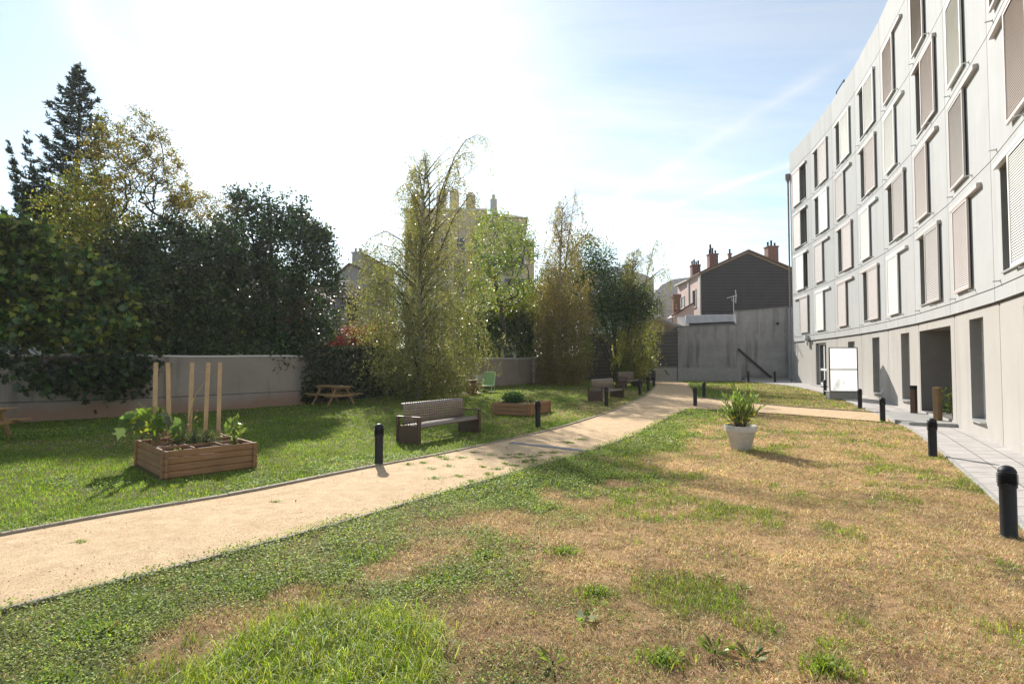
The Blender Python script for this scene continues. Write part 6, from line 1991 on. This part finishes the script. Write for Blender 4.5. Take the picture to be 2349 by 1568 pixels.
# --- open green tree behind the birches
x0 = at(1155, 800, 34); L0 = Vector((x0.x, 34, .4))
space_tree('robinia', 'open green tree with dark spreading limbs between the two big birches', L0,
           [pblob(1150, 560, 34, 80, 75), pblob(1110, 620, 33.6, 60, 70), pblob(1200, 600, 34.3, 50, 80), pblob(1150, 650, 34, 90, 60), pblob(1130, 510, 34, 45, 35), pblob(1180, 530, 34.4, 45, 40), pblob(1215, 690, 34, 30, 60)],
           420, 44, 3.0, 4, .0115, 9500, .15, [(.19, .27, .05), (.25, .32, .06), (.12, .19, .04), (.31, .32, .06)], leaf_jit=.2)
bush('hedge', 'dense dark green hedge behind the birches above the pale wall', Vector((at(1190, 830, 37.5).x, 38.5, .4)), [pblob(1120, 770, 38, 60, 45), pblob(1190, 745, 38.5, 70, 50), pblob(1250, 765, 38.5, 50, 50), pblob(1150, 720, 39, 50, 40), pblob(1230, 690, 39.5, 50, 50), pblob(1090, 800, 37, 40, 25), pblob(1215, 800, 38, 45, 28), pblob(1300, 740, 38.5, 40, 50), pblob(1310, 800, 38.5, 40, 34), pblob(1090, 720, 39, 50, 50), pblob(1280, 670, 39.5, 45, 60)], 34000, .16, [(.05, .1, .03), (.07, .13, .035), (.035, .07, .02), (.11, .16, .04)], M_LEAF, OVAL, 17, .34, 'hedge', limbs=7, r0=.08, inner=.35)
bush('yellow_shrub', 'yellow-green shrub glowing between hedge and robinia', Vector((at(1190, 720, 37).x, 37.6, .4)), [pblob(1200, 680, 37.5, 34, 40), pblob(1165, 700, 37, 40, 34), pblob(1225, 720, 37.5, 26, 40)], 2600, .15, [(.28, .28, .05), (.33, .27, .05), (.2, .24, .05)], M_LEAF, OVAL, 18, .3, 'shrub', limbs=4, r0=.05)
bush('maple_tree', 'dark green tree right of the brown birch in front of the pale building', Vector((at(1420, 840, 37.5).x, 37.8, .4)), [pblob(1370, 660, 38, 55, 70), pblob(1420, 680, 37.5, 50, 50), pblob(1455, 690, 37, 45, 34), pblob(1340, 590, 38.5, 40, 60), pblob(1385, 590, 38.5, 22, 36), pblob(1400, 730, 37.5, 60, 35), pblob(1320, 680, 38, 60, 70), pblob(1475, 705, 37, 32, 26)], 26000, .15, [(.05, .1, .03), (.065, .13, .035), (.035, .065, .02), (.1, .17, .05)], M_LEAF, OVAL, 19, .34, limbs=8, r0=.12, inner=.35)

# --- weeping birches
def birch(label, px, py_base, env, seed, n_str, pal_lo, pal_hi, split, lsize, arcs, tall, thin_z, Yb=None):
    """env: list of (py, left px, right px): how far the hanging twigs reach at each height"""
    rng = np.random.default_rng(seed)
    base = gp(px, py_base); Y = base.y; s = Y / F_PX
    t = thing('weeping_birch', label, 'tree', base, 0, 'weeping birches on the lawn')
    zs = []; lo = []; hi = []
    for py, l, rr_ in env:
        p = at(px, py, Y); zs.append(p.z - base.z); lo.append((l - px) * s); hi.append((rr_ - px) * s)
    o = np.argsort(zs); zs = np.array(zs)[o]; lo = np.array(lo)[o]; hi = np.array(hi)[o]
    Hh = zs[-1]
    mb = MB()
    tp = [Vector((0, 0, -.1)), Vector((.05, 0, Hh * .2)), Vector((.02, .05, Hh * .45)), Vector((.1, .02, Hh * .7)), Vector((.2, 0, Hh * .86)), Vector((.3, .0, Hh * .97))]
    mb.tube(tp, [.17, .13, .1, .07, .035, .012], 9)
    mb.build('trunk', M_BIRCHBARK, t, True)
    br = MB(); P = []; Wt = []
    def trunk_at(z):
        return Vector((np.interp(z, [q.z for q in tp], [q.x for q in tp]), np.interp(z, [q.z for q in tp], [q.y for q in tp]), z))
    def env_r(z, a):
        l = -np.interp(z, zs, lo); h_ = np.interp(z, zs, hi); m_ = (l + h_) / 2
        c = math.cos(a); return (h_ if c > 0 else l) * abs(c) + m_ * (1 - abs(c))
    n_l = max(30, n_str // 52)
    for k in range(n_l):
        zt_ = Hh * (.07 + .93 * ((k + rng.uniform()) / n_l) ** .95)
        a = k * 2.39996 + rng.normal(0, .35)
        bulge = .62 + .72 * float(fnoise(a * 1.4 + 9, zt_ * .8, 1.0, seed))
        dens = float(np.interp(zt_, thin_z[0], thin_z[1]))
        R = env_r(zt_, a) * rng.uniform(.72, 1.2) * (.3 + .7 * bulge) * 1.08
        end = Vector((math.cos(a) * R, math.sin(a) * R, zt_))
        z0 = max(.5, zt_ - R * rng.uniform(.5, 1.0)); st = trunk_at(min(z0, Hh * .96))
        m_ = st.lerp(end, .5) + Vector((*rng.normal(0, .1, 2), .22 * R))
        limb = [st.lerp(m_, q / 4).lerp(m_.lerp(end, q / 4), q / 4) for q in range(5)]
        br.tube(limb, [.012 + .012 * R, .012 + .007 * R, .012, .009, .005], 5, cap=False)
        for w_ in range(int(52 * dens) + 1):
            u0 = rng.uniform(.1, 1.05) ** .8; f = min(u0 * 4, 3.999); i = int(f)
            p0 = limb[i].lerp(limb[i + 1], f - i) + Vector(rng.normal(0, .16 + .08 * R, 3))
            if w_ % 6 == 0:
                g_ = p0 + Vector((*rng.normal(0, .3, 2), rng.uniform(-.1, .25))); br.tube([limb[i], p0, g_], [.008, .005, .003], 3, cap=False)
            Ls = min(p0.z - .12, rng.uniform(.5, 1.1) * (.75 + .1 * Hh) * rng.uniform(.35, 1))
            if Ls < .1: continue
            sw = Vector(rng.normal(0, .17, 3)); nsg = 5
            out = Vector((math.cos(a), math.sin(a), 0)) * rng.uniform(0, .35)
            pts = [p0 + out * math.sin(q / nsg * 1.6) * .5 + sw * (q / nsg) + Vector((0, 0, -Ls * (q / nsg) ** 1.25)) for q in range(nsg + 1)]
            if w_ % 2 == 0: br.tube(pts, [.005, .0045, .004, .0035, .003, .002], 3, cap=False)
            nl = int(Ls * 30) + 3
            for uu in np.clip(rng.choice(np.linspace(.03, 1, max(3, nl // 4)), nl) + rng.normal(0, .02, nl), 0, 1):
                f = min(uu * nsg, nsg - 1e-3); i2 = int(f); q = pts[i2].lerp(pts[i2 + 1], f - i2)
                P.append((q.x + rng.normal(0, .06), q.y + rng.normal(0, .06), q.z + rng.normal(0, .05)))
    # arching leaders at the top
    for (ax, ay, pts_px) in arcs:
        pts = [Vector(at(x_, y_, Y + ay)) - base for x_, y_ in pts_px]
        fine = []
        for i in range(len(pts) - 1):
            for q in range(4): fine.append(pts[i].lerp(pts[i + 1], q / 4))
        fine.append(pts[-1]); n = len(fine)
        br.tube(fine, [.04 * (1 - .9 * q / n) for q in range(n)], 5, cap=False)
        for q in range(n):
            for j in range(3):
                p0 = fine[q] + Vector(rng.normal(0, .05, 3)); L_ = rng.uniform(.2, 1.0) * ax
                br.tube([p0, p0 + Vector((rng.normal(0, .1), rng.normal(0, .1), -L_ * .5)), p0 + Vector((rng.normal(0, .12), rng.normal(0, .12), -L_))], [.004, .003, .002], 3, cap=False)
                for m_ in range(int(L_ * 16) + 2):
                    u = rng.uniform(); P.append((p0.x + rng.normal(0, .07), p0.y + rng.normal(0, .07), p0.z - L_ * u))
    br.build('branches', M_BARK, t, False)
    P = np.array(P); n = len(P)
    P[:, 2] = np.maximum(P[:, 2], .08)
    cl = pick(pal_lo, n, rng, .2); ch = pick(pal_hi, n, rng, .2)
    w = rng.uniform(0, 1, n) < np.clip((P[:, 2] / Hh - split) * 4 + (fnoise(P[:, 0] * 1.0, P[:, 2], .9, seed) - .5) * 2.2, 0, 1)
    c = np.where(w[:, None], ch, cl) * (.75 + .7 * fnoise(P[:, 0] + P[:, 1], P[:, 2], .7, seed + 1))[:, None]
    leaves('crown', P, rng.uniform(lsize * .7, lsize * 1.3, n), (OVAL[0] * np.array([1.35, 1, 1]), OVAL[1]), np.clip(c, .01, .8), M_BIRCH, t, rng, along=(0, 0, -1.0))
    print('birch', n)
    return t


OLIVE = [(.21, .23, .09), (.265, .275, .11), (.16, .19, .075), (.32, .32, .14), (.2, .185, .075)]
GOLD = [(.3, .275, .095), (.26, .26, .09), (.36, .31, .115), (.21, .24, .085)]
RUST = [(.3, .235, .085), (.25, .2, .07), (.35, .27, .1), (.21, .21, .075)]
birch('big weeping birch with olive gold leaves behind the near bench', 960, 913,
      [(910, 905, 1010), (880, 865, 1045), (840, 835, 1070), (800, 850, 1110), (764, 846, 1125), (700, 838, 1095), (661, 842, 1104), (610, 830, 1090), (575, 870, 1080), (540, 925, 1070), (480, 930, 1085), (430, 935, 1090), (380, 945, 1085), (340, 985, 1075)],
      61, 4700, OLIVE, GOLD, .45, .068, [(.9, 0, [(1000, 520), (1020, 430), (1042, 360), (1068, 322), (1095, 309), (1118, 318)]), (1.0, .3, [(985, 520), (985, 440), (978, 380), (972, 340)]), (1.1, -.4, [(990, 570), (1008, 450), (1032, 385), (1062, 352), (1088, 348)]), (1.1, .5, [(968, 560), (950, 455), (930, 420), (908, 438)]), (1.0, -.6, [(1000, 600), (1040, 500), (1075, 450), (1098, 450)]), (1.0, .1, [(975, 480), (962, 400), (950, 385), (938, 400)]), (1.2, -.3, [(960, 600), (920, 550), (885, 530), (850, 545), (830, 570)]), (1.2, .4, [(960, 620), (910, 570), (870, 560), (845, 590)]), (1.1, 0, [(955, 660), (900, 600), (860, 600), (825, 640)]), (1.0, .2, [(960, 700), (890, 650), (850, 650), (822, 690)])], None, ([0, 3, 5.5, 7.2, 8.5, 13], [1, 1, .8, .5, .2, .1]))
birch('rust brown weeping birch in front of the hedge', 1283, 882,
      [(878, 1245, 1330), (850, 1232, 1345), (800, 1235, 1350), (740, 1230, 1358), (680, 1228, 1358), (620, 1230, 1345), (570, 1235, 1335), (520, 1262, 1345), (480, 1275, 1335), (450, 1300, 1322)],
      62, 3600, [(.26, .2, .08), (.21, .18, .065), (.3, .23, .09), (.19, .19, .07)], RUST, .4, .07, [(.6, 0, [(1296, 620), (1305, 540), (1314, 480), (1321, 440)]), (.7, .2, [(1310, 580), (1335, 545), (1352, 535), (1366, 548)]), (.5, -.2, [(1290, 560), (1275, 515), (1262, 505)])], None, ([0, 3, 5.5, 7, 8.5, 12], [1, 1, .85, .5, .22, .12]))
birch('slender greenish birch nearest the grey end wall', 1447, 876,
      [(872, 1425, 1470), (840, 1418, 1495), (780, 1415, 1510), (730, 1420, 1505), (690, 1445, 1530), (640, 1425, 1545), (600, 1455, 1515), (565, 1480, 1515)],
      63, 2300, [(.22, .24, .06), (.28, .28, .08), (.18, .2, .05)], [(.26, .25, .07), (.32, .28, .08), (.2, .21, .06)], .5, .072, [(.5, 0, [(1470, 700), (1487, 620), (1499, 570), (1507, 548)]), (.8, .2, [(1490, 640), (1520, 615), (1540, 650)]), (.5, -.2, [(1460, 640), (1440, 605), (1425, 610)])], None, ([0, 2.5, 4, 5.5, 9], [1, .9, .65, .45, .3]))
# ------------------------------------------------------------------ camera, sun, sky
cam = bpy.data.cameras.new('camera'); co = bpy.data.objects.new('camera', cam); COL.objects.link(co)
cam.sensor_width = 36; cam.lens = 36 * F_PX / 2349.0
cam.clip_start = .05; cam.clip_end = 3000
co.location = (0, 0, H_EYE); co.rotation_euler = (math.radians(90) + PITCH, 0, 0)
SC.camera = co
SUN_EL, SUN_AZ = math.radians(33), math.radians(-18)      # azimuth from +Y towards +X
sd = Vector((math.sin(SUN_AZ) * math.cos(SUN_EL), math.cos(SUN_AZ) * math.cos(SUN_EL), math.sin(SUN_EL)))
sl = bpy.data.lights.new('sun', 'SUN'); so = bpy.data.objects.new('sun', sl); COL.objects.link(so)
sl.energy = 5.0; sl.angle = math.radians(.6); sl.color = (1, .95, .87)
so.rotation_euler = sd.to_track_quat('Z', 'Y').to_euler(); so.location = (0, 0, 40)
w = bpy.data.worlds.new('World'); SC.world = w; w.use_nodes = True
nt = w.node_tree; nt.nodes.clear()
out = nt.nodes.new('ShaderNodeOutputWorld'); bg = N(nt, 'ShaderNodeBackground', Strength=.115)
sky = nt.nodes.new('ShaderNodeTexSky'); sky.sky_type = 'NISHITA'; sky.sun_disc = False
sky.sun_elevation = SUN_EL; sky.sun_rotation = SUN_AZ; sky.air_density = 1.0; sky.dust_density = .3; sky.ozone_density = 1.0
# thin high cloud: a veil of fine cirrus plus a few old contrails
tc = nt.nodes.new('ShaderNodeTexCoord'); g = tc.outputs['Generated']
sep = nt.nodes.new('ShaderNodeSeparateXYZ'); nt.links.new(g, sep.inputs[0])
def M(op, a, b=None, c=None):
    n = N(nt, 'ShaderNodeMath', operation=op)
    for k, v in enumerate((a, b, c)):
        if v is None: continue
        if isinstance(v, bpy.types.NodeSocket): nt.links.new(v, n.inputs[k])
        else: n.inputs[k].default_value = v
    return n.outputs[0]
zc = M('MAXIMUM', sep.outputs[2], .06)
zc = M('ADD', zc, .12)
px_ = M('DIVIDE', sep.outputs[0], zc); py_ = M('DIVIDE', sep.outputs[1], zc)
cb = nt.nodes.new('ShaderNodeCombineXYZ'); nt.links.new(px_, cb.inputs[0]); nt.links.new(py_, cb.inputs[1])
mp = N(nt, 'ShaderNodeMapping'); mp.inputs['Rotation'].default_value = (0, 0, .9); mp.inputs['Scale'].default_value = (.45, 1.3, 1)
nt.links.new(cb.outputs[0], mp.inputs[0])
ci = noise(nt, mp.outputs[0], 1.5, 8, .62, .5)
veil = M('MULTIPLY', mixf(nt, ci, .36, .72), mixf(nt, px_, -1.3, .5))   # the bank of cirrus lies to the right of the sun
contr = None
def trail(pA, pB, wdt):
    """mask of a straight band through two directions of the sky"""
    a = Vector(ray(*pA)).normalized(); b = Vector(ray(*pB)).normalized()
    n = a.cross(b).normalized()
    vm = N(nt, 'ShaderNodeVectorMath', operation='DOT_PRODUCT'); nt.links.new(g, vm.inputs[0]); vm.inputs[1].default_value = n
    d = M('ABSOLUTE', M('ADD', vm.outputs['Value'], M('MULTIPLY', M('SUBTRACT', noise(nt, cb.outputs[0], 2.2, 4), .5), wdt * .7)))
    m = M('POWER', mixf(nt, d, wdt, 0.0), 1.8)
    # only the half of the sky in which the two points lie
    vm2 = N(nt, 'ShaderNodeVectorMath', operation='DOT_PRODUCT'); nt.links.new(g, vm2.inputs[0]); vm2.inputs[1].default_value = ((a + b) / 2).normalized()
    k = (a.dot(b) + 1) / 2; k = math.sqrt(max(0, k))
    lim = mixf(nt, vm2.outputs['Value'], k - .05, k + .01)
    br_ = mixf(nt, noise(nt, cb.outputs[0], 5.0, 4), .3, .6)
    return M('MULTIPLY', M('MULTIPLY', m, lim), br_)
c1 = M('MULTIPLY', trail((170, 0), (290, 190), .045), .6)
c2 = M('MULTIPLY', trail((1400, 470), (1950, 130), .022), .32)
c3 = M('MULTIPLY', trail((1380, 525), (1810, 380), .012), .5)
allc = M('MINIMUM', M('ADD', M('ADD', M('ADD', M('MULTIPLY', veil, .6), .2), c1), M('ADD', c2, c3)), 1.0)
lum = nt.nodes.new('ShaderNodeRGBToBW'); nt.links.new(sky.outputs[0], lum.inputs[0])
wl = M('ADD', M('MULTIPLY', lum.outputs[0], 1.15), 1.5)
cw = nt.nodes.new('ShaderNodeCombineColor')
nt.links.new(M('MULTIPLY', wl, 1.0), cw.inputs[0]); nt.links.new(M('MULTIPLY', wl, 1.02), cw.inputs[1]); nt.links.new(M('MULTIPLY', wl, 1.05), cw.inputs[2])
skc = mixc(nt, 1.0, sky.outputs[0], (.98, 1.045, .985), 'MULTIPLY')
nt.links.new(mixc(nt, allc, skc, cw.outputs[0]), bg.inputs['Color'])
nt.links.new(bg.outputs[0], out.inputs[0])
vs_ = SC.view_settings; vs_.view_transform = 'Standard'; vs_.look = 'None'; vs_.gamma = 1; vs_.exposure = .66
SC.cycles.max_bounces = 8; SC.cycles.transparent_max_bounces = 12; SC.cycles.use_denoising = True
SC.cycles.sample_clamp_indirect = 6
SC.render.film_transparent = False

# thin haze volume added to lift dark areas, standing in for lens glare
mb = MB(); mb.box((0, 70, 16), (330, 330, 36))
hz, nt, out = new_mat('glare_haze')
vol = nt.nodes.new('ShaderNodeVolumePrincipled')
vol.inputs['Color'].default_value = (.96, .97, 1, 1); vol.inputs['Density'].default_value = .00036; vol.inputs['Anisotropy'].default_value = .45
nt.links.new(vol.outputs[0], out.inputs['Volume'])
tag(mb.build('haze', hz), 'thin added haze volume that lifts the dark areas like lens glare', 'haze', kind='stuff')
SC.cycles.volume_max_steps = 64
